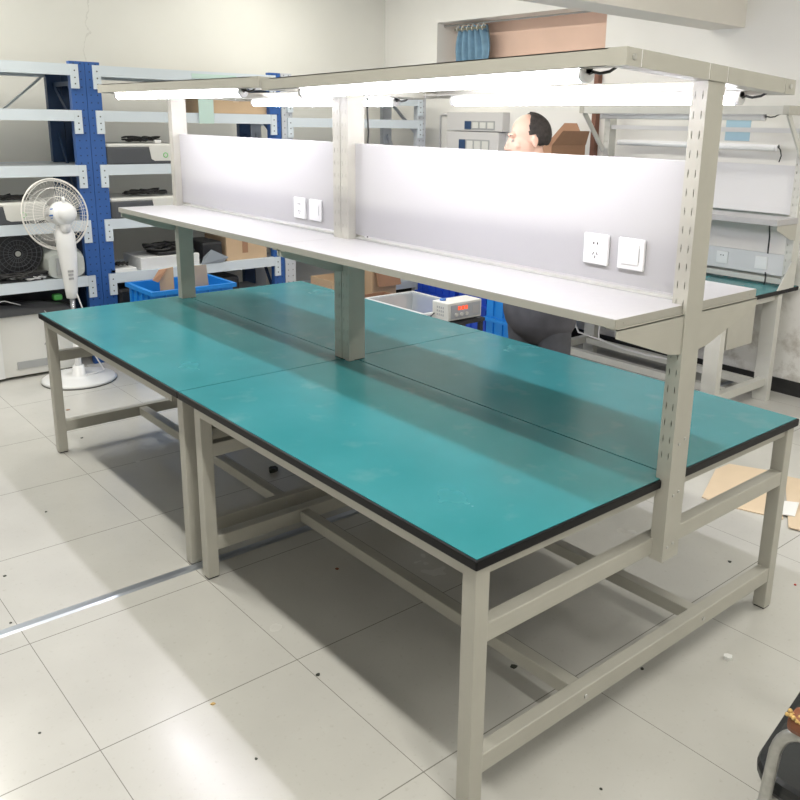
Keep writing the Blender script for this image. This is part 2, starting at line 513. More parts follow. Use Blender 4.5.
def socket_plate(parent, ac, zc, side, kind):
    """86 mm wall plate on the divider; side -1 faces the camera side (b small)"""
    fb = W - 0.010 if side < 0 else W + 0.010
    h = 0.046
    o = MB().cbox(ac - h, ac + h, fb, fb + side * 0.010, zc - h, zc + h, 0.004).build('socket_plate' if kind == 'socket' else 'switch_plate', 'plate', parent)
    f = fb + side * 0.0101
    if kind == 'socket':
        d = MB()
        for da in (-0.007, 0.007): d.box(ac + da - .002, ac + da + .002, f, f + side * .0006, zc + .014, zc + .021)
        for da, r in ((-0.009, 1), (0.009, -1)):
            d.hexa([(ac + da - .0015, f, zc - .018), (ac + da + .0015, f, zc - .018), (ac + da + .0015, f + side * .0006, zc - .018), (ac + da - .0015, f + side * .0006, zc - .018),
                    (ac + da - .0015 + r * .004, f, zc - .010), (ac + da + .0015 + r * .004, f, zc - .010), (ac + da + .0015 + r * .004, f + side * .0006, zc - .010), (ac + da - .0015 + r * .004, f + side * .0006, zc - .010)])
        d.box(ac - .0015, ac + .0015, f, f + side * .0006, zc - .028, zc - .020)
        d.build('socket_hole', 'dark_hole', o)
    else:
        MB().cbox(ac - .030, ac + .030, f - side * .001, f + side * .003, zc - .030, zc + .030, 0.002).build('rocker', 'plate', o)
        MB().box(ac - .0315, ac - .0305, f, f + side * .0008, zc - .020, zc + .020).build('indicator', 'vent_grey', o)

def workbench(off, label, zfr, ends):
    t = thing('workbench', label, 'workbench', (off + L / 2, W, 0), 'double sided workbenches')
    a0, a1 = off, off + L
    gap = 0.0018
    # tabletops, notched round the posts
    for side in (0, 1):
        g0, g1 = a0 + (gap if off else 0), a1 + (0.035 if off else -gap)
        e1 = a1 + (-.004 if off else 0)
        nl = 0.026                      # notch depth along a
        n0, n1 = PB0 - .001, PB1 + .001
        if side == 0:
            outl = [(g0, 0), (g1, 0)] + ([(g1, W - gap), (a1 - .002, W - gap), (a1 - .002, n0), (a1 - .052, n0), (a1 - .052, W - gap)] if off else [(g1, n0), (g1 - .052, n0), (g1 - .052, W - gap)]) + [(g0 + (.054 if off else nl), W - gap), (g0 + (.054 if off else nl), n0), (g0, n0)]
        else:
            outl = [(g0 + (.054 if off else nl), W + gap)] + ([(a1 - .052, W + gap), (a1 - .052, n1), (a1 - .002, n1), (a1 - .002, W + gap), (g1, W + gap)] if off else [(g1 - .052, W + gap), (g1 - .052, n1), (g1, n1)]) + [(g1, 2 * W), (g0, 2 * W), (g0, n1), (g0 + (.054 if off else nl), n1)]
        # shrink for the green surface: inset by 6 mm at the outer edges only
        ins = 0.007
        def shr(p):
            a, b = p
            a = g0 + ins if abs(a - g0) < 1e-6 else g1 - ins if abs(a - g1) < 1e-6 else a
            b = ins if abs(b) < 1e-6 else 2 * W - ins if abs(b - 2 * W) < 1e-6 else b
            return a, b
        if off: # seam edge stays thin
            pass
        def shr2(p):
            a, b = p
            i0 = 0.0012 if off else ins
            i1 = ins if off else 0.0012
            if abs(a - g0) < 1e-6: a = g0 + i0
            elif abs(a - g1) < 1e-6: a = g1 - i1
            if abs(b) < 1e-6: b = ins
            elif abs(b - 2 * W) < 1e-6: b = 2 * W - ins
            if side == 0 and abs(b - (W - gap)) < 1e-6: b -= .0012
            if side == 1 and abs(b - (W + gap)) < 1e-6: b += .0012
            return a, b
        top = MB().prism([shr2(p) for p in outl], ZT - 0.004, ZT + 0.0004).build('tabletop', 'green', t)
        MB().prism(outl, ZT - 0.028, ZT - 0.0012).build('edge_band', 'black_edge', top, bevel=0.004)
    FR = 'frame'
    ia, ib = 0.0, 0.010
    la0, la1 = (0.012, 0.062)          # near-end leg extent
    # near legs and far legs: the seam ends are set back 1 cm from the seam
    sA = off + (0.035 if off else 0.010)
    eA = off + L - (0.010 if off else 0.062)
    if off: eA = off + L - 0.012
    legs = []
    lw = 0.048
    for (x0) in (sA, eA - lw):
        for (y0) in (ib, 2 * W - ib - lw):
            if y0 < .1 and abs(x0 - L) < .12: y0 += .024
            lg = MB().cbox(x0, x0 + lw, y0, y0 + lw, 0.006, ZT - 0.028, 0.003).build('leg', FR, t)
            MB().box(x0 + .004, x0 + lw - .004, y0 + .004, y0 + lw - .004, 0, 0.008).build('foot_pad', 'black_plastic', lg)
    # rails right under the top
    r0, r1 = sA + lw, eA - lw
    rz0, rz1 = ZT - 0.062, ZT - 0.028
    for y0 in (ib + .004, 2 * W - ib - .030 - .004):
        MB().box(r0, r1, y0, y0 + .030, rz0, rz1).build('top_rail', FR, t)
    for x0 in (sA + .008, eA - lw + .008):
        MB().box(x0, x0 + .030, ib + lw, 2 * W - ib - lw, rz0 + .004, rz1).build('top_rail', FR, t)
    MB().box(r0, r1, W - .02, W + .02, rz0 + .004, rz1).build('top_rail', FR, t)
    # end stretchers
    for x0 in (sA + .003, eA - lw + .003):
        MB().cbox(x0, x0 + .042, ib + lw - .004, 2 * W - ib - lw + .004, 0.503, 0.556, 0.003).build('upper_stretcher', FR, t)
        lo = MB().cbox(x0, x0 + .042, ib + lw - .004, 2 * W - ib - lw + .004, 0.115, 0.172, 0.003).build('lower_stretcher', FR, t)
    for bb in (0.455, 1.075):
        MB().cbox(sA + .045, eA - .045, bb, bb + .045, 0.120, 0.165, 0.003).build('long_stretcher', FR, t)
    # bolts visible at the ends of the long stretchers
    bl = MB()
    for bb in (0.477, 1.098):
        for xx, dd in ((sA + .003, -1), (eA - lw + .045, 1)):
            bl.disc((xx, bb, 0.143), (dd * -1 if False else dd, 0, 0), 0.007, 0.004, 10)
    bl.build('bolt', 'bolt', t)
    # posts
    if off == 0: ps = ((-0.024, 0.022), (L - 0.053, L - 0.003))
    else: ps = ((off + 0.002, off + 0.052), (off + L - 0.050, off + L - 0.004))
    for k, (p0, p1) in enumerate(ps):
        pb = MB()
        ztop = 1.862 + zfr(p0, W)
        if ends[k]:
            slotted_post(pb, p0, p1, PB0, PB1, 0.49, ztop, 0.815, 1.82)
        else:
            slotted_post(pb, p0, p1, PB0, PB1, 0.753, ztop, 0.815, 1.82)
        po = pb.build('upright_post', 'frame', t)
        if ends[k] and off == 0:
            bo = MB()
            for dy, zz in ((.026, .700), (.052, .706), (.020, .535), (.048, .540), (.030, .86), (.058, .87)):
                bo.disc((p0 + .001, PB0 + dy, zz), (-1, 0, 0), 0.0048, 0.004, 10)
            bo.build('bolt', 'bolt', po)
    # shelf boards, notched
    q0, q1 = ps[0][0], ps[1][1]
    sa0 = a0 - 0.012 if off == 0 else a0 + gap
    sa1 = a1 + 0.012 if off else a1 - gap
    ni0, ni1 = ps[0][1] + .002, ps[1][0] - .002
    for side in (0, 1):
        if side == 0: outl = [(sa0, .450), (sa1, .450), (sa1, PB0 - .001), (ni1, PB0 - .001), (ni1, W - .012), (ni0, W - .012), (ni0, PB0 - .001), (sa0, PB0 - .001)]
        else: outl = [(ni0, W + .012), (ni1, W + .012), (ni1, PB1 + .001), (sa1, PB1 + .001), (sa1, 1.145), (sa0, 1.145), (sa0, PB1 + .001), (ni0, PB1 + .001)]
        sh = MB().prism(outl, 1.2475, 1.2715).build('shelf_board', 'shelf', t)
        eb = MB()
        y0, y1 = (.450, PB0 - .002) if side == 0 else (PB1 + .002, 1.145)
        for xx, dd in ((sa0, -1), (sa1, 1)):
            eb.box(xx, xx + dd * .0012, y0, y1, 1.2475, 1.2712)
            eb.disc((xx + dd * .0012, y0 + .035 if side == 0 else y1 - .035, 1.2590), (dd, 0, 0), 0.004, 0.001, 8)
        yy = .450 if side == 0 else 1.145
        eb.box(sa0, sa1, yy, yy + (-.0012 if side == 0 else .0012), 1.2475, 1.2705)
        eb.build('edge_band', 'shelf_edge', sh)
    # brackets
    for (p0, p1), out in ((ps[0], -1), (ps[1], 1)):
        x = (p0 + .004) if out < 0 else (p1 - .004)
        for sd in (-1, 1):
            yb = PB0 - .001 if sd < 0 else PB1 + .001
            ye = .452 if sd < 0 else 1.143
            poly = [(x, yb, 1.246), (x, ye, 1.246), (x, ye, 1.222), (x, yb + sd * .060, 1.142), (x, yb, 1.132)]
            br = MB().extr(poly, (-out * .006, 0, 0))
            # top flange
            br.box(x, x - out * .040, min(yb, ye), max(yb, ye), 1.2425, 1.2465)
            br.build('shelf_bracket', 'frame', t)
    # divider panel between the posts
    d0, d1 = ps[0][1] + .001, ps[1][0] - .001
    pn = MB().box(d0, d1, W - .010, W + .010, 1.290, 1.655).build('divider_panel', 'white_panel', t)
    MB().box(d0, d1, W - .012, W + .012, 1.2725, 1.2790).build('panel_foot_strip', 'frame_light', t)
    if off == 0:
        pl = ((.320, 'socket'), (.192, 'switch'))
        zz = 1.383
    else:
        pl = ((1.975, 'socket'), (1.850, 'switch'))
        zz = 1.363
    for ac, kd in pl: socket_plate(pn, ac, zz, -1, kd)
    for ac, kd in pl: socket_plate(pn, 2 * off + L - ac, zz, 1, kd)
    # overhead frame
    f0, f1 = (a0 - .028, a1 - .008) if off == 0 else (a0 + .014, a1 + .028)
    ZB, ZH = 1.862, 1.903
    def bx(x0, x1, y0, y1, z0=ZB, z1=ZH): return MB().box(x0, x1, y0, y1, z0, z1, zfr)
    fe = bx(f0 + .055, f1 - .055, .395, .398); fe.box(f0 + .055, f1 - .055, .395, .445, ZH - .003, ZH, zfr)
    fe.box(f0 + .055, f1 - .055, .395, .425, ZB, ZB + .002, zfr)
    fe.build('front_beam', 'frame', t)
    be = bx(f0 + .055, f1 - .055, 1.202, 1.205); be.box(f0 + .055, f1 - .055, 1.155, 1.205, ZH - .003, ZH, zfr)
    be.box(f0 + .055, f1 - .055, 1.175, 1.205, ZB, ZB + .002, zfr)
    be.build('back_beam', 'frame', t)
    for x0, x1, sgn in ((f0, f0 + .055, -1), (f1 - .055, f1, 1)):
        xo = x0 if sgn < 0 else x1
        for (y0, y1, nm) in ((.395, .452, 'corner_block'), (.458, PB0 - .006, 'end_beam'), (PB0, PB1, 'post_cap'), (PB1 + .006, 1.143, 'end_beam'), (1.148, 1.205, 'corner_block')):
            c = bx(x0, x1, y0, y1).build(nm, 'frame', t)
            if nm == 'corner_block':
                zc = (ZB + ZH) / 2 + zfr(xo, y0)
                MB().disc((xo, (y0 + y1) / 2, zc), (sgn, 0, 0), 0.0075, 0.003, 12).build('bolt', 'bolt', c)
    for x0, x1 in ((f0, f0 + .055), (f1 - .055, f1)):
        bx(x0 + .002, x1 - .002, .40, 1.20, ZB + .002, ZH - .001).build('joint_core', 'plate', t)  # white core stands in for light leaking through the joint gaps
    # light gauge lamp carrier strips
    for yy in (.430, 1.150):
        MB().box(f0 + .055, f1 - .055, yy - .018, yy + .018, ZB + .010, ZB + .014, zfr).build('lamp_rail', 'frame_light', t)
    return t

def zf_near(a, b):
    u = min(max(a / 1.6, 0), 1); v = min(max((b - .4) / .8, 0), 1)
    z00, z10, z01, z11 = .016, -.017, -.022, -.022
    return (z00 * (1 - u) + z10 * u) * (1 - v) + (z01 * (1 - u) + z11 * u) * v
def zf_far(a, b):
    v = min(max((b - .4) / .8, 0), 1)
    return -.007 - .018 * v
workbench(0.0, 'near double-sided workbench with teal top, the one whose corner is closest to the camera', zf_near, (True, False))
workbench(L, 'far double-sided workbench with teal top, its end towards the white pedestal fan', zf_far, (False, True))

# tube lights hung in the overhead frames
def tube_light(a0, a1, b, zf, label, lit=True, zc=1.848, group='tube lights under the bench frames', cable_end=0):
    t = thing('tube_light', label, 'tube light', ((a0 + a1) / 2, b, zc), group)
    z = lambda a: zc + zf(a, b)
    hs = MB()
    r = [(a0, b - .014, .006), (a0, b + .014, .006), (a0, b + .014, .020), (a0, b - .014, .020)]
    hs.hexa([(a0, b - .014, z(a0) + .004), (a1, b - .014, z(a1) + .004), (a1, b + .014, z(a1) + .004), (a0, b + .014, z(a0) + .004),
             (a0, b - .011, z(a0) + .022), (a1, b - .011, z(a1) + .022), (a1, b + .011, z(a1) + .022), (a0, b + .011, z(a0) + .022)])
    hs.build('housing', 'housing', t)
    df = MB().tube([(a0 + .018, b, z(a0)), (a1 - .018, b, z(a1))], 0.0165, 14)
    df.build('diffuser', 'tube' if lit else 'tube_off', t)
    for ae, s in ((a0, 1), (a1, -1)):
        MB().tube([(ae, b, z(ae) + .002), (ae + s * .019, b, z(ae) + .002)], 0.0195, 14).build('end_cap', 'housing', t)
    if cable_end:
        ae, s = (a0, -1) if cable_end < 0 else (a1, 1)
        zz = z(ae)
        MB().tube([(ae + s * 0.0, b, zz + .004), (ae + s * .012, b, zz + .008), (ae + s * .03, b + .004, zz + .004), (ae + s * .055, b + .008, zz + .008), (ae + s * .075, b + .012, zz + .020), (ae + s * .095, b + .012, zz + .026)], 0.0038, 8).build('cable', 'black_cable', t)
    return t
tube_light(0.105, 1.385, .430, zf_near, 'lit white tube light along the front of the near bench frame', cable_end=-1)
tube_light(1.805, 3.085, .430, zf_far, 'lit white tube light along the front of the far bench frame', cable_end=-1)
tube_light(0.105, 1.385, 1.150, zf_near, 'lit white tube light along the back of the near bench frame', cable_end=-1)
tube_light(1.755, 3.010, 1.150, zf_far, 'lit white tube light along the back of the far bench frame', cable_end=-1)
solo(MB().tube([(1.50, .80, 1.83), (1.50, .80, 1.78), (1.505, .81, 1.70), (1.52, .815, 1.64), (1.52, .815, 1.45), (1.515, .812, 1.28)], 0.0035, 8), 'power_cable', 'black_cable', 'black lamp cable hanging beside the middle posts', 'cable')

# ------------------------------------------------------------------ background workstation against the back wall
def station():
    a0, a1 = 1.24, 2.80
    t = thing('wall_workstation', 'single-sided workbench with socket strip standing against the back wall at right', 'workbench', (2.0, 3.65, 0))
    tp = MB().box(a0 + .006, a1, 3.206, 4.12, .746, .7505).build('tabletop', 'green', t)
    MB().box(a0, a1, 3.20, 4.12, .722, .749).build('edge_band', 'black_edge', tp, bevel=.004)
    for x in (a0 + .012, a1 - .11):
        for y in (3.225, 3.88):
            MB().cbox(x, x + .10, y, y + .055, 0, .722, .003).build('leg', 'frame_light', t)
        MB().box(x + .02, x + .07, 3.28, 3.88, .105, .155).build('lower_stretcher', 'frame_light', t)
        MB().box(x + .02, x + .06, 3.28, 3.88, .680, .722).build('top_rail', 'frame_light', t)
    MB().box(a0 + .012, a0 + .030, 3.30, 3.60, .445, .715).build('side_panel', 'frame', t)
    for y in (3.45, 3.80):
        MB().box(a0 + .1, a1 - .1, y, y + .05, .105, .150).build('long_stretcher', 'frame_light', t)
    MB().box(a0 + .1, a1 - .1, 3.225, 3.255, .675, .722).build('top_rail', 'frame_light', t)
    for x in (a0 + .002, a1 - .055):
        pb = MB(); slotted_post(pb, x, x + .05, 3.97, 4.05, .75, 1.87, .82, 1.8)
        pb.build('upright_post', 'frame_light', t)
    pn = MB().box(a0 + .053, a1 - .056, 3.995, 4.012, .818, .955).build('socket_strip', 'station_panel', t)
    for ac, dots in ((1.735, 1), (1.452, 0)):
        pl = MB().cbox(ac - .043, ac + .043, 3.985, 3.995, .848, .930, .003).build('socket_plate', 'plate', pn)
        if dots:
            d = MB()
            for da in (-.009, .009): d.box(ac + da - .003, ac + da + .003, 3.984, 3.985, .900, .907)
            d.build('socket_hole', 'dark_hole', pl)
    MB().box(a0 + .053, a1 - .056, 3.99, 4.02, .765, .800).build('panel_foot_strip', 'frame_light', t)
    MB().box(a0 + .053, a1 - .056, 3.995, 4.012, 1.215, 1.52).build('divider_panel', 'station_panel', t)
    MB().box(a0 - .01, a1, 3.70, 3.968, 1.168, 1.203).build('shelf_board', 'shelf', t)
    for x in (a0 - .006, a1 - .01):
        MB().extr([(x, 3.72, 1.166), (x, 3.97, 1.166), (x, 3.97, 1.06), (x, 3.90, 1.07), (x, 3.72, 1.14)], (.006, 0, 0)).build('shelf_bracket', 'frame', t)
        MB().extr([(x, 3.82, .752), (x, 3.97, .752), (x, 3.97, .93)], (.006, 0, 0)).build('gusset', 'frame_light', t)
    MB().box(a0, a1, 3.690, 3.730, 1.826, 1.876).build('front_beam', 'frame_light', t)
    for x in (a0 - .008, a1 - .03):
        MB().cbox(x, x + .04, 3.685, 4.06, 1.826, 1.878, .003).build('end_beam', 'frame', t)
        MB().bar((x + .02, 3.72, 1.83), (x + .02, 3.965, 1.56), .012, .035).build('strut', 'frame_light', t)
    MB().box(a0 + .053, a1 - .056, 3.985, 4.02, 1.718, 1.748).build('back_rail', 'station_panel', t)
station()
Z0 = lambda a, b: 0.0
tube_light(1.405, 2.65, 3.74, Z0, 'unlit tube light under the front beam of the wall workstation', False, 1.806, 'tube lights of the wall workstation', cable_end=-1)
tl = tube_light(1.42, 2.66, 3.975, Z0, 'unlit tube light mounted between the posts of the wall workstation', False, 1.622, 'tube lights of the wall workstation')
solo(MB().tube([(1.415, 3.965, 1.63), (1.395, 3.955, 1.615), (1.385, 3.955, 1.58), (1.395, 3.955, 1.54)], .004, 8), 'power_cable', 'black_cable', 'short black cable dangling from the end of the rear unlit tube', 'cable')
solo(MB().tube([(1.36, 3.86, 1.168), (1.375, 3.90, 1.12), (1.40, 3.96, 1.07), (1.41, 3.98, .99), (1.41, 3.982, .955)], .005, 8), 'power_cable', 'black_cable', 'black cable dropping below the shelf of the wall workstation', 'cable')
solo(MB().tube([(1.41, 3.98, .83), (1.395, 3.96, .81), (1.39, 3.95, .78), (1.395, 3.95, .755)], .005, 8), 'power_cable', 'black_cable', 'short black cable under the socket strip reaching the green top', 'cable')
solo(MB().box(1.72, 1.90, 4.146, 4.149, 1.66, 1.83), 'wall_note', 'paper_blue', 'pale blue notice taped to the wall behind the wall workstation', 'notice')
solo(MB().tube([(2.95, 4.0, .62), (2.80, 3.72, .34), (2.62, 3.6, .24), (2.45, 3.62, .22), (2.2, 3.6, .20), (2.0, 3.62, .19), (1.8, 3.7, .185)], .006, 8), 'power_cable', 'white_cable', 'white cable sagging under the wall workstation', 'cable')
solo(MB().tube([(2.44, 3.61, .70), (2.445, 3.61, .5), (2.44, 3.615, .23), (2.35, 3.66, .185), (2.1, 3.7, .17)], .006, 8), 'extension_cable', 'white_cable', 'white cable hanging straight down under the wall workstation', 'cable')

# ------------------------------------------------------------------ storage racks
LEV = [2.07, 1.775, 1.412, 1.035, .647, .18]
def rack(name, label, b0, b1, post_m, conn_side, levels, a_front=4.75, depth=.55, lpost=None, rpost=None):
    t = thing(name, label, 'storage rack', (a_front + depth / 2, (b0 + b1) / 2, 0), 'storage racks')
    pw = .098
    for k, y in enumerate((b0, b1 - pw)):
        mname = (lpost or post_m) if k == 0 else (rpost or post_m)
        key = '%s_%0.3f' % (mname, y)
        base = M[mname].node_tree.nodes['Principled BSDF'].inputs['Base Color'].default_value[:3]
        M[key] = perforated(key, tuple(base), tuple(c * .35 for c in base), y + pw / 2 - (b0 + b1) / 2)
        for rear in (0, 1):
            x0, x1 = (a_front, a_front + .05) if not rear else (a_front + depth - .05, a_front + depth)
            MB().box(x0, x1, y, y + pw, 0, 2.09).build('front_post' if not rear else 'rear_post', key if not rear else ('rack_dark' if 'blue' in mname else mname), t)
        yb = y + pw / 2
        br = MB()
        for z0, z1 in ((.25, .95), (.95, 1.62), (1.62, 1.95)):
            br.bar((a_front + .05, yb, z0), (a_front + depth - .05, yb, z1), .03, .012, (0, 1, 0))
        for z0 in (.25, 1.95): br.bar((a_front + .05, yb, z0), (a_front + depth - .05, yb, z0), .03, .012, (0, 1, 0))
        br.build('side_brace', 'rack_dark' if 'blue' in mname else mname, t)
    for z in levels:
        for rear in (0, 1):
            x0, x1 = (a_front - .012, a_front + .03) if not rear else (a_front + depth - .03, a_front + depth + .008)
            if rear:
                b_ = MB().box(x0, x1, b0 + pw, b1 - pw, z - .072, z)
            else:
                b_ = MB().box(x0, x1, b0 + .050, b1 - .050, z - .072, z)
            bo = b_.build('front_beam' if not rear else 'rear_beam', 'rack_white', t)
            if not rear:
                for y, d in ((b0 + .050, 1), (b1 - .050, -1)):
                    y0, y1 = (y - .003, y + .048) if d > 0 else (y - .048, y + .003)
                    c = MB().box(x0 - .004, x0 + .012, y0, y1, z - .155, z).build('end_connector', 'rack_white', bo)
                    h = MB()
                    for zz in (-.04, -.085, -.125): h.disc((x0 - .0042, (y0 + y1) / 2, z + zz), (-1, 0, 0), .005, .0008, 8)
                    h.build('connector_hole', 'dark_hole', c)
        MB().box(a_front + .03, a_front + depth - .03, b0 + .004, b1 - .004, z - .030, z - .004).build('shelf_board', 'rack_board', t)
    return t
rack('storage_rack', 'blue-posted storage rack at the left edge behind the pedestal fan', -1.05, .862, 'rack_blue', 1, LEV[:5])
rack('storage_rack', 'blue-posted storage rack behind the far bench, holding two flatbed scanners', .865, 2.368, 'rack_blue', 1, LEV)
rack('storage_rack', 'grey-posted storage rack in the room corner by the recess', 2.375, 3.88, 'rack_grey', 1, [1.95, 1.755, 1.30, .80, .30])

bz = MB().bar((5.27, .20, 1.55), (5.27, .74, 2.0), .012, .03, (1, 0, 0))
bz = bz.build('rear_brace', 'rack_white', bpy.data.objects['storage_rack'])
# things on the racks ------------------------------------------------------------
def scanner(b0, z, label, a0=4.735, wd=.62):
    t = thing('flatbed_scanner', label, 'scanner', (a0 + .25, b0 + wd / 2, z), 'flatbed scanners on the blue racks')
    r = .075
    def outl(e):
        o = []
        for cx, cy, s0 in ((a0 + r, b0 + r, 180), (a0 + .46 - r, b0 + r, 270), (a0 + .46 - r, b0 + wd - r, 0), (a0 + r, b0 + wd - r, 90)):
            for k in range(6):
                th = math.radians(s0 + k * 18)
                o.append((cx + (r - e) * math.cos(th), cy + (r - e) * math.sin(th)))
        return o
    MB().prism(outl(0), z, z + .118).build('body', 'scanner_dark', t, bevel=.008)
    MB().prism(outl(.004), z + .118, z + .142).build('lid', 'scanner_light', t, bevel=.008)
    fp = MB().extr([(a0 - .004, b0 + .32, z + .128), (a0 - .004, b0 + .58, z + .128), (a0 - .004, b0 + .58, z + .022), (a0 - .004, b0 + .36, z + .022), (a0 - .004, b0 + .335, z + .035)], (.03, 0, 0)).build('control_panel', 'scanner_light', t)
    ring = [( -.0045 + a0, b0 + .44 + .016 * math.cos(k * PI / 8), z + .062 + .016 * math.sin(k * PI / 8)) for k in range(16)]
    MB().tube(ring, .0028, 6, closed=True).build('power_button', 'green_plastic', fp)
    return t
scanner(.945, 1.412, 'flatbed scanner topped by cables, upper one on the rack behind the far bench')
scanner(.945, 1.035, 'flatbed scanner topped by cables, lower one on the rack behind the far bench')
scanner(-.06, 1.035, 'flatbed scanner on the left rack partly behind the fan grille')
def cable_heap(a, b, z, ra, rb, label, n=5, rad=.005, mat_='black_cable', seed=1):
    rnd = random.Random(seed)
    mb = MB()
    for k in range(n):
        p = []
        ph = rnd.random() * 6
        for i in range(26):
            t_ = i / 25 * 2 * PI * (1.2 + rnd.random() * .03)
            p.append((a + ra * math.cos(t_ + ph) * (.55 + .4 * math.sin(3 * t_ + k)), b + rb * math.sin(t_ + ph) * (.6 + .38 * math.cos(2 * t_ + k * 2)), z + rad + .004 + .006 * k + .012 * abs(math.sin(2.3 * t_ + k))))
        mb.tube(p, rad, 6)
    return solo(mb, 'cable_coil', mat_, label, 'cable', 'loose cables on the racks')
cable_heap(4.86, 1.27, 1.556, .09, .17, 'black cable heap on the upper scanner of the rack behind the far bench', seed=2)
cable_heap(4.86, 1.27, 1.180, .09, .17, 'black cable heap on the lower scanner of the rack behind the far bench', seed=3)
solo(MB().cbox(4.80, 4.84, 1.34, 1.39, 1.556, 1.579, .004), 'cable_plug', 'plate', 'small white plug beside the cables on the upper scanner', 'plug')
cable_heap(4.84, .26, 1.180, .07, .20, 'black cable heap on the left rack scanner at the image edge', seed=4)
# black round desk fan on left rack
t = thing('desk_fan', 'round black desk fan lying among cables on the left rack', 'desk fan', (4.82, .33, .647))
c0 = Vector((4.80, .335, .835))
MB().lathe([(.16, 0), (.17, .02), (.17, .09), (.15, .11), (.02, .12)], tuple(c0), 32, (1, 0, .1)).build('housing', 'black_plastic', t)
gr = MB()
for r_ in (.03, .06, .09, .12, .15): gr.tube([(c0.x - .010, c0.y + r_ * math.cos(k * PI / 16), c0.z + r_ * math.sin(k * PI / 16)) for k in range(32)], .0025, 5, closed=True)
for k in range(24): gr.tube([(c0.x - .010, c0.y + .03 * math.cos(k * PI / 12), c0.z + .03 * math.sin(k * PI / 12)), (c0.x - .006, c0.y + .16 * math.cos(k * PI / 12), c0.z + .16 * math.sin(k * PI / 12))], .0018, 5)
gr.build('grille', 'scanner_dark', t)
MB().disc((c0.x - .014, c0.y, c0.z), (-1, 0, 0), .018, .004, 14).build('hub', 'bolt', t)
MB().box(4.80, 4.84, .22, .25, .660, .80).box(4.80, 4.84, .42, .45, .660, .80).box(4.76, 4.90, .20, .47, .645, .662).build('stand', 'black_plastic', t)
# grey rounded device
t = thing('grey_monitor', 'grey rounded device casing sitting on the left rack behind the fan column', 'monitor', (4.93, .66, .647))
rings = []
mbd = MB()
prof = [(4.745, .56, .76, .17), (4.80, .53, .80, .19), (4.90, .53, .81, .205), (5.05, .56, .79, .19), (5.14, .60, .75, .14)]
ptsd = []; n_ = 20
for (a_, y0, y1, hh) in prof:
    for k in range(n_):
        th = 2 * PI * k / n_
        cs, sn = math.cos(th), math.sin(th)
        e = .55
        ptsd.append((a_, .63 + .135 * (hh / .2) * abs(cs) ** e * (1 if cs > 0 else -1) * 1.05, .648 + hh / 2 + hh / 2 * abs(sn) ** e * (1 if sn > 0 else -1)))
fsd = [(i * n_ + k, i * n_ + (k + 1) % n_, (i + 1) * n_ + (k + 1) % n_, (i + 1) * n_ + k) for i in range(4) for k in range(n_)] + [tuple(range(n_)), tuple(range(4 * n_, 5 * n_))]
mbd.add(ptsd, fsd)
mbd.build('casing', 'grey_device', t)
MB().box(4.738, 4.746, .56, .70, .672, .790).build('screen_bezel', 'vent_grey', t)
cable_heap(4.78, .40, .650, .04, .16, 'white and dark cable tangle in front of the black desk fan', n=4, rad=.004, mat_='white_cable', seed=9)
cable_heap(4.77, .34, .662, .04, .18, 'black cable tangle at the foot of the black desk fan', n=5, rad=.006, seed=11)
# things on the .647 level of rack two
t = thing('document_box', 'low white box with black gear on it, on the rack behind the far bench', 'box', (4.9, 1.5, .647))
MB().cbox(4.76, 5.1, 1.16, 1.62, .647, .735, .004).build('body', 'paper', t)
solo(MB().cbox(4.75, 5.0, .93, 1.12, .647, .672, .004), 'paper_stack', 'paper', 'flat white papers beside the low white box on the rack', 'papers')
cable_heap(4.86, 1.42, .765, .09, .20, 'black straps heaped on the low white box', n=6, rad=.008, seed=21)
solo(MB().cbox(4.78, 5.0, 1.30, 1.60, .7365, .765, .008), 'laptop_bag', 'black_plastic', 'flat black case lying on the low white box', 'case')
cable_heap(4.84, 1.02, .675, .05, .08, 'black cable on the flat white papers', n=3, rad=.005, seed=23)
t = thing('cardboard_box', 'closed brown carton on the second lowest shelf, seen under the far bench shelf', 'carton', (4.95, 2.0, .647), 'cartons')
MB().cbox(4.78, 5.15, 1.86, 2.22, .647, .83, .003).build('body', 'carton', t)
MB().box(4.779, 4.78, 2.0, 2.05, .70, .83).build('tape_strip', 'carton_dark', t)
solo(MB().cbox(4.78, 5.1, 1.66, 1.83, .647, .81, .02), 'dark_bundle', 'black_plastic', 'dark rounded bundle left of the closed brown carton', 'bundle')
solo(MB().add([(4.735, 1.62, .65), (4.735, 1.80, .65), (4.71, 1.84, .69), (4.72, 1.70, .76), (4.772, 1.66, .70), (4.772, 1.80, .70)], [(0, 1, 2, 3), (0, 3, 4), (1, 2, 5), (2, 3, 4, 5), (0, 1, 5, 4)]), 'plastic_bag', 'bag', 'pale crumpled plastic bag hanging over the shelf edge', 'bag')
t = thing('cardboard_box', 'wide brown carton on the upper shelf of the rack, just above the far lamps', 'carton', (4.95, 1.9, 1.775), 'cartons')
MB().cbox(4.80, 5.2, 1.72, 2.28, 1.775, 1.93, .003).build('body', 'carton', t)
MB().box(4.799, 4.80, 1.98, 2.03, 1.86, 1.93).build('tape_strip', 'carton_pale', t)
solo(MB().box(4.728, 4.7315, 1.66, 1.78, 1.70, 1.93), 'shelf_note', 'paper_green', 'pale green leaflet hanging over the second shelf beam', 'leaflet')
solo(MB().box(4.732, 4.7335, 1.62, 1.98, 2.018, 2.052), 'beam_label', 'paper_green', 'long pale green sticker on the top shelf beam', 'sticker')
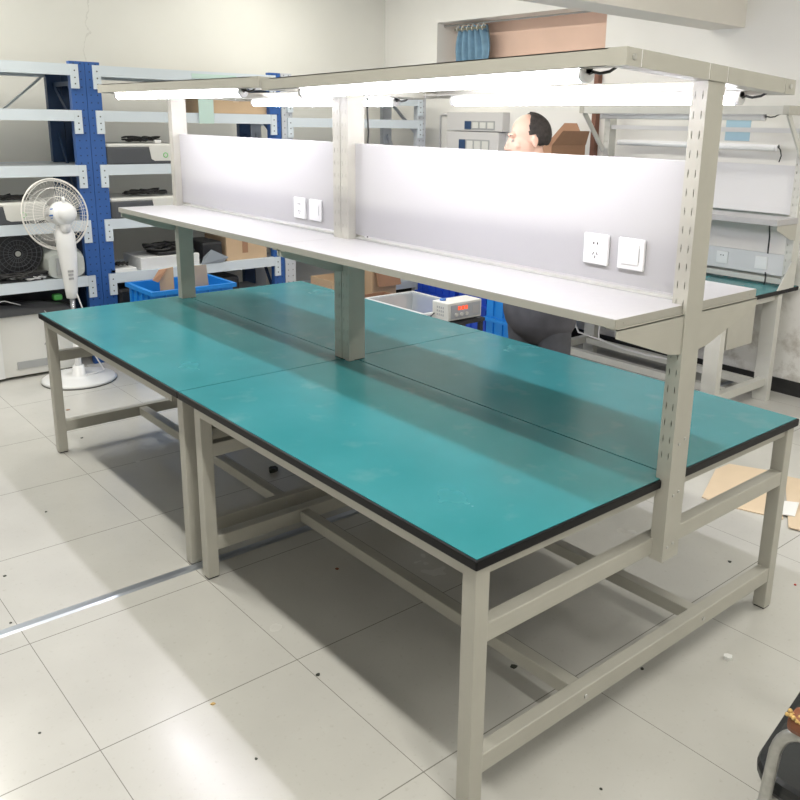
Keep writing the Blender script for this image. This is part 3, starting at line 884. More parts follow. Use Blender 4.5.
# top shelf plates of rack three / small red topped bottle
t = thing('bottle', 'small clear bottle with a red cap on the corner rack', 'bottle', (4.82, 3.02, 1.30))
MB().lathe([(.035, 0), (.035, .13), (.014, .17), (.014, .19)], (4.82, 3.02, 1.50), 16).build('body', 'clear_plastic', t)
MB().lathe([(.017, 0), (.017, .025), (.001, .026)], (4.82, 3.02, 1.69), 16).build('cap', 'red', t)
solo(MB().cbox(4.76, 5.1, 2.9, 3.15, 1.30, 1.50, .004), 'parts_box', 'paper', 'white box under the red capped bottle on the corner rack', 'box')
# bottom area of rack two
solo(MB().cbox(4.80, 5.2, .99, 1.98, .18, .52, .03), 'dark_bin', 'black_plastic', 'long black covered bin low in the rack, left of the grey crate', 'bin')  # black block put in to darken the shaded bottom of this rack
solo(MB().cbox(5.0, 5.25, -.90, .76, .0, .60, .03), 'dark_bin', 'black_plastic', 'black covered goods under the left rack behind the white cabinet', 'bin')  # same kind of black filler, darkens the space below the left rack
t = thing('grey_crate', 'low grey ribbed crate on the lowest shelf of the rack behind the far bench', 'crate', (4.95, 2.1, .18))
MB().cbox(4.77, 5.2, 2.02, 2.26, .18, .38, .004).build('body', 'grey_bin', t)
g_ = MB()
for k in range(7): g_.box(4.762, 4.77, 2.03 + k * .034, 2.04 + k * .034, .20, .37)
g_.build('rib', 'grey_bin', t)

# cartons at the foot of the corner rack
def open_tray(a0, a1, b0, b1, z0, z1, th, label, name='carton_tray', m_='carton', group='cartons'):
    t = thing(name, label, 'carton', ((a0 + a1) / 2, (b0 + b1) / 2, z0), group)
    w_ = MB().box(a0, a1, b0, b0 + th, z0, z1).box(a0, a1, b1 - th, b1, z0, z1).box(a0, a0 + th, b0 + th, b1 - th, z0, z1).box(a1 - th, a1, b0 + th, b1 - th, z0, z1)
    w_.build('side_wall', m_, t)
    MB().box(a0 + th, a1 - th, b0 + th, b1 - th, z0, z0 + th).build('base', m_, t)
    return t
open_tray(4.40, 4.72, 2.60, 2.84, .0, .46, .006, 'tall open brown carton at the foot of the corner rack')
open_tray(3.92, 4.22, 2.52, 3.00, .0, .36, .008, 'low open brown carton in front of the corner rack', m_='carton_dark')
t = thing('cardboard_box', 'large brown carton between the corner rack and the clear tote', 'carton', (4.5, 3.1, 0), 'cartons')
MB().cbox(4.31, 4.72, 2.94, 3.20, .0, .62, .003).build('body', 'carton', t)
MB().hexa([(4.27, 2.95, .60), (4.305, 2.95, .615), (4.305, 3.19, .615), (4.27, 3.19, .60), (4.23, 2.95, .40), (4.24, 2.95, .40), (4.24, 3.19, .40), (4.23, 3.19, .40)]).build('flap', 'carton_dark', t)

# ------------------------------------------------------------------ bright blue crate with cardboard, left behind the far bench
def crate(a0, a1, b0, b1, z0, z1, m_, label, group='blue crates', ribs=True):
    t = thing('plastic_crate', label, 'crate', ((a0 + a1) / 2, (b0 + b1) / 2, z0), group)
    th = .006; i = .02
    b = MB()
    b.box(a0 + i, a1 - i, b0 + i, b0 + i + th, z0, z1).box(a0 + i, a1 - i, b1 - i - th, b1 - i, z0, z1)
    b.box(a0 + i, a0 + i + th, b0 + i + th, b1 - i - th, z0, z1).box(a1 - i - th, a1 - i, b0 + i + th, b1 - i - th, z0, z1)
    b.box(a0 + i + th, a1 - i - th, b0 + i + th, b1 - i - th, z0, z0 + th)
    r = MB()
    for y0, y1 in ((b0, b0 + i), (b1 - i, b1)): r.box(a0, a1, y0, y1, z1 - .028, z1)
    for x0, x1 in ((a0, a0 + i), (a1 - i, a1)): r.box(x0, x1, b0 + i, b1 - i, z1 - .028, z1)
    r.build('rim', m_, t)
    if ribs:
        q = b
        n = max(2, int((b1 - b0) / .09))
        for k in range(1, n):
            y = b0 + (b1 - b0) * k / n
            q.box(a0 + .006, a0 + i, y - .004, y + .004, z0 + .02, z1 - .028)
        n = max(2, int((a1 - a0) / .09))
        for k in range(1, n):
            x = a0 + (a1 - a0) * k / n
            q.box(x - .004, x + .004, b0 + .006, b0 + i, z0 + .02, z1 - .028)
        q.box(a0 + .004, a0 + i, b0 + .004, b1 - .004, z0 + (z1 - z0) * .45, z0 + (z1 - z0) * .45 + .01)
        b.build('body', m_, t)
    return t
crate(4.05, 4.50, .93, 1.55, .31, .62, 'blue_crate', 'bright blue crate holding cardboard, behind the far bench post')
crate(4.05, 4.50, .93, 1.55, .0, .308, 'blue_crate', 'bright blue crate on the floor directly under the cardboard-filled one')
solo(MB().hexa([(4.30, 1.24, .34), (4.31, 1.24, .34), (4.31, 1.48, .34), (4.30, 1.48, .34), (4.20, 1.29, .745), (4.21, 1.29, .745), (4.21, 1.40, .740), (4.20, 1.40, .740)]), 'cardboard_sheet', 'carton_pale', 'pale cardboard sheet leaning out of the bright blue crate', 'cardboard')
t = thing('cardboard_piece', 'folded cardboard flap poking from the bright blue crate beside the post', 'cardboard', (4.30, 1.14, .34))
MB().hexa([(4.30, 1.10, .34), (4.31, 1.10, .34), (4.31, 1.20, .34), (4.30, 1.20, .34), (4.30, 1.10, .72), (4.31, 1.10, .72), (4.31, 1.20, .73), (4.30, 1.20, .73)]).build('panel', 'carton', t)
MB().hexa([(4.30, 1.10, .72), (4.31, 1.10, .72), (4.31, 1.16, .725), (4.30, 1.16, .725), (4.26, 1.03, .66), (4.265, 1.03, .66), (4.265, 1.07, .64), (4.26, 1.07, .64)]).build('flap', 'carton_dark', t)

# ------------------------------------------------------------------ blue crates by the back wall, carton on top
k_ = 0
cr0 = crate(3.50, 4.05, 3.66, 4.12, .0, .235, 'royal_crate', 'royal blue crate, bottom of the row behind the clear tote')
def crate_copy(src, da, db, dz, label):
    c = copy_tree(src); c.location = c.location + Vector((-da, db, dz)); c['label'] = label
    return c
crate_copy(cr0, 0, 0, .237, 'royal blue crate, second layer of the row behind the clear tote')
crate_copy(cr0, .56, 0, 0, 'royal blue crate on the floor, leftmost of the row by the back wall')
crate_copy(cr0, .56, 0, .237, 'royal blue crate stacked on the leftmost floor crate')
crate_copy(cr0, 0, 0, .474, 'royal blue crate, topmost of the stack right behind the clear tote')
crate_copy(cr0, .56, 0, .474, 'royal blue crate, topmost of the leftmost stack by the back wall')
cr1 = crate(2.92, 3.44, 3.40, 3.86, .0, .235, 'blue_crate', 'bright blue crate on the floor just left of the standing man')
for k in range(1, 6):
    crate_copy(cr1, 0, 0, .237 * k, ['', 'bright blue crate, second from the floor beside the man', 'bright blue crate, third from the floor beside the man', 'bright blue crate, fourth from the floor, behind the man', 'bright blue crate, fifth from the floor, behind the man', 'bright blue crate, topmost under the open carton'][k])
t = thing('open_carton', 'open brown carton with raised flaps, just right of the man\'s head', 'carton', (3.1, 3.65, 1.423))
MB().box(2.86, 3.24, 3.46, 3.466, 1.423, 1.60).box(2.86, 3.24, 3.834, 3.84, 1.423, 1.60).box(2.86, 2.866, 3.466, 3.834, 1.423, 1.60).box(3.234, 3.24, 3.466, 3.834, 1.423, 1.60).build('body', 'carton_dark', t)
MB().extr([(2.86, 3.84, 1.60), (3.24, 3.84, 1.60), (3.10, 3.87, 1.755), (2.98, 3.87, 1.755)], (0, .005, 0)).build('flap', 'carton_dark', t)
MB().extr([(3.24, 3.46, 1.60), (3.24, 3.84, 1.60), (3.28, 3.78, 1.72), (3.28, 3.54, 1.72)], (.005, 0, 0)).build('flap', 'carton', t)
MB().extr([(2.86, 3.46, 1.60), (2.86, 3.84, 1.60), (2.80, 3.80, 1.70), (2.80, 3.5, 1.70)], (-.005, 0, 0)).build('flap', 'carton_dark', t)
solo(MB().box(2.985, 3.025, 4.10, 4.148, 1.50, 2.13), 'wood_post', 'wood', 'narrow reddish wooden batten on the wall beside the workstation post', 'batten')

# clear tote on a trolley behind the bench, measuring instrument next to it
t = thing('trolley', 'low black trolley behind the benches carrying the clear tote', 'trolley', (2.75, 2.15, 0))
MB().box(2.46, 3.14, 1.90, 2.40, .330, .355).build('deck', 'black_plastic', t)
for a_, b_ in ((2.50, 1.94), (3.08, 1.94), (2.50, 2.34), (3.08, 2.34)):
    lg = MB().tube([(a_, b_, .06), (a_, b_, .33)], .014, 10).build('leg', 'bolt', t)
    MB().lathe([(.001, -.012), (.03, -.012), (.03, .012), (.001, .012)], (a_, b_, .03), 16, (0, 1, 0)).build('wheel', 'black_plastic', lg)
def tote():
    a0, a1, b0, b1, z0, z1 = 2.50, 3.10, 1.96, 2.38, .355, .62
    t = thing('clear_tote', 'translucent plastic tote with open top behind the teal benches', 'tote', ((a0 + a1) / 2, (b0 + b1) / 2, z0))
    i = .03; th = .004
    def ring(e, z): return [(a0 + e, b0 + e, z), (a1 - e, b0 + e, z), (a1 - e, b1 - e, z), (a0 + e, b1 - e, z)]
    p = ring(i * 1.6, z0) + ring(i * .6, z1) + ring(i * .6 + th, z1) + ring(i * 1.6 + th, z0 + th)
    f = []
    for k in range(4):
        j = (k + 1) % 4
        f += [(k, j, 4 + j, 4 + k), (4 + k, 4 + j, 8 + j, 8 + k), (8 + k, 8 + j, 12 + j, 12 + k)]
    f += [(0, 1, 2, 3), (12, 13, 14, 15)]
    MB().add(p, f).build('body', 'clear_plastic', t)
    r = MB()
    for y0, y1 in ((b0, b0 + .022), (b1 - .022, b1)): r.box(a0, a1, y0, y1, z1 - .012, z1)
    for x0, x1 in ((a0, a0 + .022), (a1 - .022, a1)): r.box(x0, x1, b0 + .022, b1 - .022, z1 - .012, z1)
    r.build('rim', 'tote_rim', t)
tote()
solo(MB().cbox(2.62, 2.98, 2.04, 2.30, .36, .50, .03), 'packed_bag', 'bag', 'grey bagged goods lying inside the clear tote', 'bag')
t = thing('dark_stool', 'black stool carrying the measuring instrument behind the benches', 'stool', (2.1, 1.86, 0))
MB().cbox(1.99, 2.17, 1.69, 1.985, .673, .695, .006).build('seat', 'black_plastic', t)
for a_, b_ in ((2.01, 1.71), (2.15, 1.71), (2.01, 1.965), (2.15, 1.965)):
    MB().bar((a_, b_, 0), (a_, b_, .673), .022, .022).build('leg', 'black_plastic', t)
def meter():
    a0, a1, b0, b1, z0 = 2.005, 2.135, 1.715, 1.965, .703
    h = .097
    t = thing('bench_meter', 'small beige measuring instrument with red digits and a blue knob on top', 'instrument', ((a0 + a1) / 2, (b0 + b1) / 2, z0))
    MB().cbox(a0, a1, b0, b1, z0, z0 + h, .004).build('case', 'meter_body', t)
    for a_, b_ in ((a0 + .02, b0 + .03), (a1 - .02, b0 + .03), (a0 + .02, b1 - .03), (a1 - .02, b1 - .03)):
        MB().disc((a_, b_, z0 - .008), (0, 0, 1), .009, .009, 10).build('foot', 'black_plastic', t)
    f = MB().box(a0 - .003, a0 + .001, b0 + .020, b1 - .012, z0 + .010, z0 + h - .012).build('front_face', 'meter_face', t)
    for k in range(3):
        y = b0 + .070 + k * .026
        MB().box(a0 - .005, a0 - .003, y, y + .018, z0 + .056, z0 + .076).build('display_digit', 'led_red', f)
    for k in range(3): MB().disc((a0 - .003, b0 + .055 + k * .038, z0 + .032), (-1, 0, 0), .010, .010, 14).build('dial', 'scanner_light', f)
    MB().box(a0 - .005, a0 - .003, b1 - .072, b1 - .026, z0 + .024, z0 + .070).build('switch_block', 'white_panel', f)
    MB().disc((a1 - .035, b0 + .045, z0 + h), (0, 0, 1), .018, .009, 18).build('knob', 'blue_mark', t)
    v = MB()
    for k in range(4):
        for j in range(3): v.box(a0 + .035 + k * .016, a0 + .043 + k * .016, b0 - .001, b0 + .0005, z0 + .022 + j * .02, z0 + .034 + j * .02)
    v.build('side_vent', 'vent_grey', t)
    MB().tube([(a1 - .02, b0 + .0, z0 + .03), (a1 - .01, b0 - .02, z0 + .01), (a1 - .0, b0 - .02, z0 - .03), (a1 + .02, b0 - .01, z0 - .05)], .004, 8).build('lead', 'black_cable', t)
meter()

# white switch boxes on the back wall
for (a0, a1, z0, z1, wz, lab) in ((3.95, 4.66, 1.672, 1.835, (4.04, 4.42, 1.655 + .03, 1.76), 'grey wall enclosure with a window, upper of the two left of the man'),
                              (3.99, 4.66, 1.46, 1.665, (4.10, 4.49, 1.50, 1.60), 'grey wall enclosure with a window, lower of the two left of the man')):
    t = thing('wall_enclosure', lab, 'wall box', ((a0 + a1) / 2, 4.1, z0), 'wall enclosures')
    MB().cbox(a0, a1, 4.06, 4.149, z0, z1, .004).build('body', 'switchbox', t)
    wn = MB().box(wz[0], wz[1], 4.057, 4.061, wz[2], wz[3]).build('window', 'vent_grey', t)
    g = MB()
    for k in range(3): 
        w_ = (wz[1] - wz[0]) / 4
        g.box(wz[0] + k * w_ + .01, wz[0] + (k + 1) * w_ - .01, 4.052, 4.058, wz[2] + .012, wz[3] - .012)
    g.build('breaker', 'scanner_light', wn)
    MB().box(wz[1] - .085, wz[1] - .005, 4.052, 4.058, wz[2] + .004, wz[3] - .004).build('dark_opening', 'rack_dark', wn)
solo(MB().tube([(4.84, 4.14, 1.2), (4.84, 4.14, 1.80), (4.80, 4.14, 1.815), (4.72, 4.14, 1.815)], .010, 8), 'wall_conduit', 'white_cable', 'thin white conduit on the back wall near the corner rack', 'conduit')

# curtain in the recess
def curtain():
    t = thing('curtain', 'bunched blue curtain hooked up in the left of the wall recess', 'curtain', (4.52, 4.22, 2.2))
    mb = MB(); pts = []; nx, nz = 46, 10
    for j in range(nz + 1):
        v = j / nz
        for i in range(nx + 1):
            u = i / nx
            wid = .20 + .035 * math.sin(v * PI) - .02 * v
            a = 4.55 - (u - .5) * 2 * wid
            b = 4.24 + .030 * math.sin(u * PI * 11 + .6 * v) + .012 * math.sin(u * 31 + v * 3)
            z = 2.225 + v * .345 + (.018 * math.sin(u * PI * 7) if j == nz else 0)
            pts.append((a, b, z))
    for off_ in (0, .004):
        mb.add([(p[0], p[1] + off_, p[2]) for p in pts], [(j * (nx + 1) + i, j * (nx + 1) + i + 1, (j + 1) * (nx + 1) + i + 1, (j + 1) * (nx + 1) + i) for j in range(nz) for i in range(nx)], True)
    mb.build('cloth', 'cloth_blue', t)
    for k in range(6):
        a = 4.38 + k * .065
        MB().tube([(a, 4.205, 2.535), (a + .006, 4.20, 2.565), (a, 4.215, 2.590), (a - .006, 4.235, 2.575)], .006, 6).build('hook', 'meter_body', t)
    MB().box(4.34, 4.74, 4.198, 4.205, 2.545, 2.566).build('heading_tape', 'cloth_dark', t)
    MB().tube([(2.985, 4.235, 2.60), (4.915, 4.235, 2.60)], .007, 8).build('rod', 'vent_grey', t)
curtain()

# ------------------------------------------------------------------ pedestal fan
def pedestal_fan():
    fa, fb = 4.43, .545
    t = thing('pedestal_fan', 'white pedestal fan seen from behind, standing left of the far bench', 'fan', (fa, fb, 0))
    base = MB().lathe([(.235, 0), (.24, .010), (.225, .022), (.12, .034), (.045, .040), (.036, .10), (.001, .10)], (fa, fb, .004), 48).build('base', 'fan_white', t)
    MB().lathe([(.238, 0), (.238, .005)], (fa, fb, .0), 48).build('rubber_ring', 'black_plastic', base)
    hub = Vector((fa + .0, fb - .025, 1.125))
    MB().tube([(fa, fb, .04), (fa, fb, .66)], .016, 16).build('pole', 'chrome', t)
    MB().tube([(fa, fb, .03), (fa, fb, .30)], .022, 16).build('pole_sleeve', 'fan_white', t)
    col = MB().tube([(fa, fb, .57), (fa, fb, .63), (fa, fb, .75), (fa, fb - .005, .88), (fa, fb - .01, .99), (fa, fb - .015, 1.03), (fa, fb - .02, 1.08)], [.034, .040, .050, .060, .062, .046, .034], 18).build('control_column', 'fan_white', t)
    bt = MB()
    for k, (w_, z_) in enumerate(((.030, .70), (.030, .725), (.034, .75))): bt.box(fa - .056, fa - .048, fb - w_ / 2 - .01, fb + w_ / 2 - .01, z_, z_ + .012)
    bt.build('button', 'vent_grey', col)
    # head, in a local frame
    R_ = Vector((.65727, .7534, 0)).normalized()
    camdir = Vector((1.2576 + fa, -1.2534 - fb, 0)).normalized()
    back = (camdir * math.cos(math.radians(42)) + R_ * math.sin(math.radians(42)) + Vector((0, 0, .16))).normalized()
    H = Vector((-hub.x, hub.y, hub.z))      # blender frame
    T0 = WL[t.name]
    def P(v): return Vector(v) - T0
    x = back.cross(Vector((0, 0, 1))).normalized(); y = x.cross(back).normalized()
    def loc(u, v, w_): return tuple(P(H + x * u + y * v + back * w_))
    mb = MB(local=True)
    mo = MB(local=True).lathe([(.001, .134), (.020, .133), (.040, .126), (.054, .112), (.060, .092), (.061, .070), (.074, .066), (.077, .060), (.078, .010), (.070, .0), (.055, -.01), (.001, -.012)], loc(0, 0, -.01), 28, back)
    mot = mo.build('motor_housing', 'fan_white', t)
    kn = MB(local=True).tube([loc(0, .07, .06), loc(0, .105, .06)], .009, 10).build('oscillation_knob', 'fan_white', mot)
    mk = MB(local=True)
    for (v0, v1, w0, w1) in ((.030, .037, .012, .040), (-.012, -.002, .004, .044), (-.026, -.021, .010, .034)):
        q_ = []
        for rr in (.0775, .0790):
            for (v_, w_) in ((v0, w0), (v0, w1), (v1, w1), (v1, w0)):
                q_.append(loc(math.sqrt(rr * rr - v_ * v_) , v_, w_))
        mk.hexa(q_)
    mk.build('blue_marking', 'blue_mark', mot)
    MB(local=True).tube([loc(0, -.05, .03), loc(0, -.10, .03), tuple(P(Vector((-fa, fb - .018, 1.05))))], [.034, .034, .030], 14).build('neck', 'fan_white', t)
    RG = .226
    def gp(r): # bulge
        return .052 * (1 - (r / RG) ** 2) ** .5
    for sgn, nm in ((1, 'rear_grille'), (-1, 'front_grille')):
        g = MB(local=True)
        nsp = 54
        for k in range(nsp):
            th = 2 * PI * k / nsp
            pts = []
            for j in range(8):
                r = .05 + (RG - .05) * j / 7
                pts.append(loc(r * math.cos(th), r * math.sin(th), -.055 + sgn * gp(min(r, RG - 1e-4))))
            g.tube(pts, .0010, 4, cap=False)
        for r in (.05, .11, .17, .215):
            g.tube([loc(r * math.cos(2 * PI * k / 36), r * math.sin(2 * PI * k / 36), -.055 + sgn * gp(r)) for k in range(36)], .0020, 5, closed=True)
        g.build(nm, 'fan_wire', t)
    rm = MB(local=True)
    rm.tube([loc(RG * math.cos(2 * PI * k / 56), RG * math.sin(2 * PI * k / 56), -.055) for k in range(56)], .0055, 8, closed=True)
    rm.build('grille_ring', 'fan_wire', t)
    rc = MB(local=True)
    rc.tube([loc((RG + .004) * math.cos(math.radians(d)), (RG + .004) * math.sin(math.radians(d)), -.062) for d in range(130, 236, 5)], .0055, 8)
    rc.build('ring_trim', 'fan_ring', t)
    MB(local=True).lathe([(.001, -.010), (.045, -.008), (.050, 0), (.045, .004)], loc(0, 0, -.112), 24, back).build('front_badge', 'fan_white', t)
    MB(local=True).lathe([(.030, 0), (.034, .05), (.02, .07)], loc(0, 0, -.09), 20, back).build('blade_hub', 'fan_wire', t)
    for b_ in range(3):
        th0 = 2 * PI * b_ / 3 + .3
        bl = MB(local=True); pts = []
        for i in range(9):
            r = .03 + .17 * i / 8
            wdt = .45 + .25 * math.sin(i / 8 * PI)
            for j in range(7):
                t2 = th0 + (j / 6 - .5) * 2 * wdt * (1 - .15 * i / 8)
                pts.append(loc(r * math.cos(t2), r * math.sin(t2), -.060 + (j / 6 - .5) * .045))
        fs = [(i * 7 + j, i * 7 + j + 1, (i + 1) * 7 + j + 1, (i + 1) * 7 + j) for i in range(8) for j in range(6)]
        bl.add(pts, fs, True)
        bl.build('blade', 'fan_blade', t)
    MB().tube([(fa - .02, fb + .02, .62), (fa - .03, fb + .05, .50), (fa - .01, fb + .09, .35), (fa + .01, fb + .12, .15), (fa - .03, fb + .16, .05), (fa - .05, fb + .10, .045), (fa - .06, fb + .03, .045)], .005, 8).build('power_cord', 'white_cable', t)
pedestal_fan()
solo(MB().cbox(4.62, 4.74, .86, 1.02, .0, .06, .004), 'wood_block', 'carton_dark', 'small brown block on the floor behind the fan base', 'block')

# white equipment cabinet on the floor
t = thing('equipment_cabinet', 'white metal equipment cabinet on the floor beneath the left rack', 'cabinet', (4.83, .25, 0))
MB().cbox(4.685, 4.97, -.10, .605, .02, .44, .006).build('body', 'scanner_light', t)
MB().box(4.677, 4.686, .230, .50, .070, .120).build('vent_strip', 'vent_grey', t)
MB().box(4.673, 4.687, .105, .145, .022, .435).build('edge_trim', 'paper', t)
for y in (-.06, .56): MB().box(4.70, 4.90, y, y + .03, 0, .021).build('foot', 'black_plastic', t)
t = thing('keyboard_bag', 'black keyboard covers and soft bag lying on the white cabinet', 'keyboard', (4.8, .3, .441))
mbk = MB(); pts = []; nx, ny = 14, 24
for i in range(nx + 1):
    for j in range(ny + 1):
        u, v = i / nx, j / ny
        z = .441 + .062 * (math.sin(u * PI) ** .5 if 0 < u < 1 else 0) * (math.sin(v * PI) ** .4 if 0 < v < 1 else 0) + .010 * math.sin(u * 9 + v * 14)* math.sin(v*PI)* math.sin(u*PI)
        pts.append((4.66 + .27 * u, -.12 + .76 * v, max(z, .441)))
mbk.add(pts, [(i * (ny + 1) + j, i * (ny + 1) + j + 1, (i + 1) * (ny + 1) + j + 1, (i + 1) * (ny + 1) + j) for i in range(nx) for j in range(ny)], True)
mbk.add([(4.66, -.12, .4408), (4.93, -.12, .4408), (4.93, .64, .4408), (4.66, .64, .4408)], [(0, 1, 2, 3)])
mbk.build('cover', 'black_plastic', t)
MB().tube([(4.70, .42, .47), (4.655, .44, .44), (4.65, .46, .34), (4.655, .44, .26), (4.66, .41, .22)], .004, 8).build('lead', 'vent_grey', t)
MB().tube([(4.72, -.05, .49), (4.70, .05, .53), (4.71, .2, .54), (4.72, .3, .50)], .004, 8).build('strap', 'vent_grey', t)
solo(MB().cbox(4.78, 4.84, .535, .595, .488, .53, .012), 'green_cap', 'green_plastic', 'small bright green cap on the black covers', 'cap')

# ------------------------------------------------------------------ cardboard sheets on the floor (right)
solo(MB().extr([(.841, 2.585, .001), (.835, 2.71, .001), (.60, 2.82, .001), (.33, 2.31, .001), (.60, 2.22, .001), (.70, 2.225, .001)], (0, 0, .005)), 'cardboard_sheet', 'carton_pale', 'larger flattened carton piece on the floor behind the bench end', 'cardboard', 'flattened cartons on the floor')
solo(MB().extr([(.56, 2.78, .0065), (.34, 2.86, .0065), (.05, 2.30, .0065), (.27, 2.24, .0065)], (0, 0, .005)), 'cardboard_sheet', 'carton_pale', 'second flattened carton piece at the right picture edge', 'cardboard', 'flattened cartons on the floor')
solo(MB().extr([(.37, 2.32, .012), (.42, 2.46, .016), (.35, 2.50, .020), (.30, 2.36, .012)], (0, 0, .004)), 'torn_paper', 'paper', 'torn white paper scrap on the flattened cartons', 'paper scrap')

# ------------------------------------------------------------------ debris on the floor
def scrap(px, m_, label, r, h=.004, n=6, cat='debris'):
    a, b = px
    rnd = random.Random(int(a * 1000 + b * 77))
    o = [(a + r * (.6 + .5 * rnd.random()) * math.cos(2 * PI * k / n), b + r * (.6 + .5 * rnd.random()) * math.sin(2 * PI * k / n)) for k in range(n)]
    return solo(MB().prism(o, .0, h), 'floor_scrap', m_, label, cat, 'small scraps on the floor')
SCR = [
  ((2.27, .77), 'debris', 'dark hexagonal knob on the floor far under the benches', .026, .02),
  ((1.52, .90), 'debris', 'black plug lying under the near bench beside the steel strip', .016, .015),
  ((.372, .563), 'debris', 'black oval washer on the floor under the near bench end', .013, .004),
  ((1.263, .47), 'arm_pad', 'rust-brown flake in deep shade under the near bench', .009, .003),
  ((.751, .041), 'debris', 'dark leaf-like flake on the tile joint in front of the near bench', .009, .003),
  ((.838, -.285), 'foam', 'yellow sliver at the edge of the floor shadow', .008, .003),
  ((.55, -.299), 'debris', 'dark speck at the shadow edge nearest the camera', .005, .002),
  ((2.508, -.263), 'debris', 'dark speck on the shaded tile in front of the far bench', .007, .002),
  ((2.034, -.56), 'debris', 'dark flake at the left picture edge above the steel strip', .009, .002),
  ((1.684, -.634), 'debris', 'dark speck beside the steel floor strip', .006, .002),
  ((1.043, -.729), 'debris', 'grey speck on the brightly lit tile at lower left', .005, .002),
  ((3.33, .181), 'debris', 'dark crumb beside the far bench front leg', .008, .003),
  ((3.852, .277), 'carton_dark', 'brown crumb near the fan base', .012, .003),
  ((-.062, 1.157), 'paper', 'crumpled white paper crumb right of the bench end', .018, .012),
  ((.093, .884), 'debris', 'dark crumb in the shade of the lower end stretcher', .007, .003),
  ((.06, 1.62), 'debris', 'greenish crumb by the foot of the right rear leg', .014, .006),
  ((-.146, .361), 'debris', 'dark speck on the tile left of the chair', .005, .002),
  ((.021, 1.80), 'red', 'small red crumb at the right picture edge', .006, .003),
  ((.282, 1.763), 'debris', 'small dark shaving on the floor behind the right post', .009, .003),
]
for p, m_, l, r, h in SCR: scrap(p, m_, l, r, h)

# ------------------------------------------------------------------ chair in the lower right corner
def chair():
    t = thing('armchair', 'black vinyl chair with worn steel arm tubes at the lower right corner', 'chair', (-.82, .47, 0))
    sx0, sx1, sy0, sy1 = -.590, -1.04, .235, .735
    o = []; r = .075
    for cx, cy, s0 in ((sx1 + r, sy0 + r, 180), (sx0 - r, sy0 + r, 270), (sx0 - r, sy1 - r, 0), (sx1 + r, sy1 - r, 90)):
        for k in range(7):
            th = math.radians(s0 + k * 15)
            o.append((cx + r * math.cos(th), cy + r * math.sin(th)))
    o = [(x_ + max(0, (x_ + 1.04) / .45) * .15 * (y_ - .235), y_) for x_, y_ in o]
    MB().prism(o, .405, .450).build('seat', 'vinyl', t, bevel=.016)
    # backrest, at the -a end
    n = 10; pts = []
    for th_ in (0, .035):
        for j in range(6):
            for i in range(n + 1):
                v = i / n - .5
                pts.append((-1.06 - .05 * j / 5 - .02 * (1 - (2 * v) ** 2) - th_, .485 + v * .46, .56 + j / 5 * .34))
    m1 = (n + 1) * 6; fs = []
    for k in (0, m1):
        fs += [(k + j * (n + 1) + i, k + j * (n + 1) + i + 1, k + (j + 1) * (n + 1) + i + 1, k + (j + 1) * (n + 1) + i) for j in range(5) for i in range(n)]
    ed = [i for i in range(n + 1)] + [j * (n + 1) + n for j in range(1, 6)] + [5 * (n + 1) + i for i in range(n - 1, -1, -1)] + [j * (n + 1) for j in range(4, 0, -1)]
    fs += [(ed[k], ed[(k + 1) % len(ed)], ed[(k + 1) % len(ed)] + m1, ed[k] + m1) for k in range(len(ed))]
    MB().add(pts, fs).build('backrest', 'vinyl', t, bevel=.008)
    for y, sg in ((.212, -1), (.758, 1)):
        arc = [(-.628, y, .0), (-.636, y, .25), (-.646, y, .45), (-.652, y, .54)]
        for k in range(1, 8):
            th = k / 7 * PI / 2
            arc.append((-.655 - .065 * (1 - math.cos(th)), y, .545 + .062 * math.sin(th)))
        arc += [(-.78, y, .609), (-.95, y, .605), (-1.03, y, .60), (-1.075, y, .62), (-1.10, y, .74), (-1.12, y, .88)]
        MB().tube(arc, .0125, 14).build('arm_tube', 'arm_tube', t)
        MB().tube([(-1.02, y, .60), (-1.03, y, .30), (-1.05, y, .0)], .0125, 12).build('rear_leg', 'arm_tube', t)
        pd = MB().cbox(-.672, -.97, y - .026, y + .026, .612, .652, .014).build('arm_pad', 'arm_pad', t)
        fo = MB()
        rnd = random.Random(5)
        for k in range(26):
            a_ = -.674 - (k // 2) * .0065
            rr = .0032 + rnd.random() * .002
            fo.lathe([(.001, -rr), (rr * .8, -rr * .5), (rr, 0), (rr * .8, rr * .5), (.001, rr)], (a_, y - .024 + (k % 2) * .012 * (1 if k < 16 else .2), .645 + rnd.random() * .008), 7)
        fo.build('torn_foam', 'foam', pd, 'torn yellow foam edge')
    MB().tube([(-.64, .212, .390), (-.64, .758, .390)], .011, 10).build('seat_rail', 'arm_tube', t)
    MB().tube([(-1.02, .212, .390), (-1.02, .758, .390)], .011, 10).build('seat_rail', 'arm_tube', t)
chair()

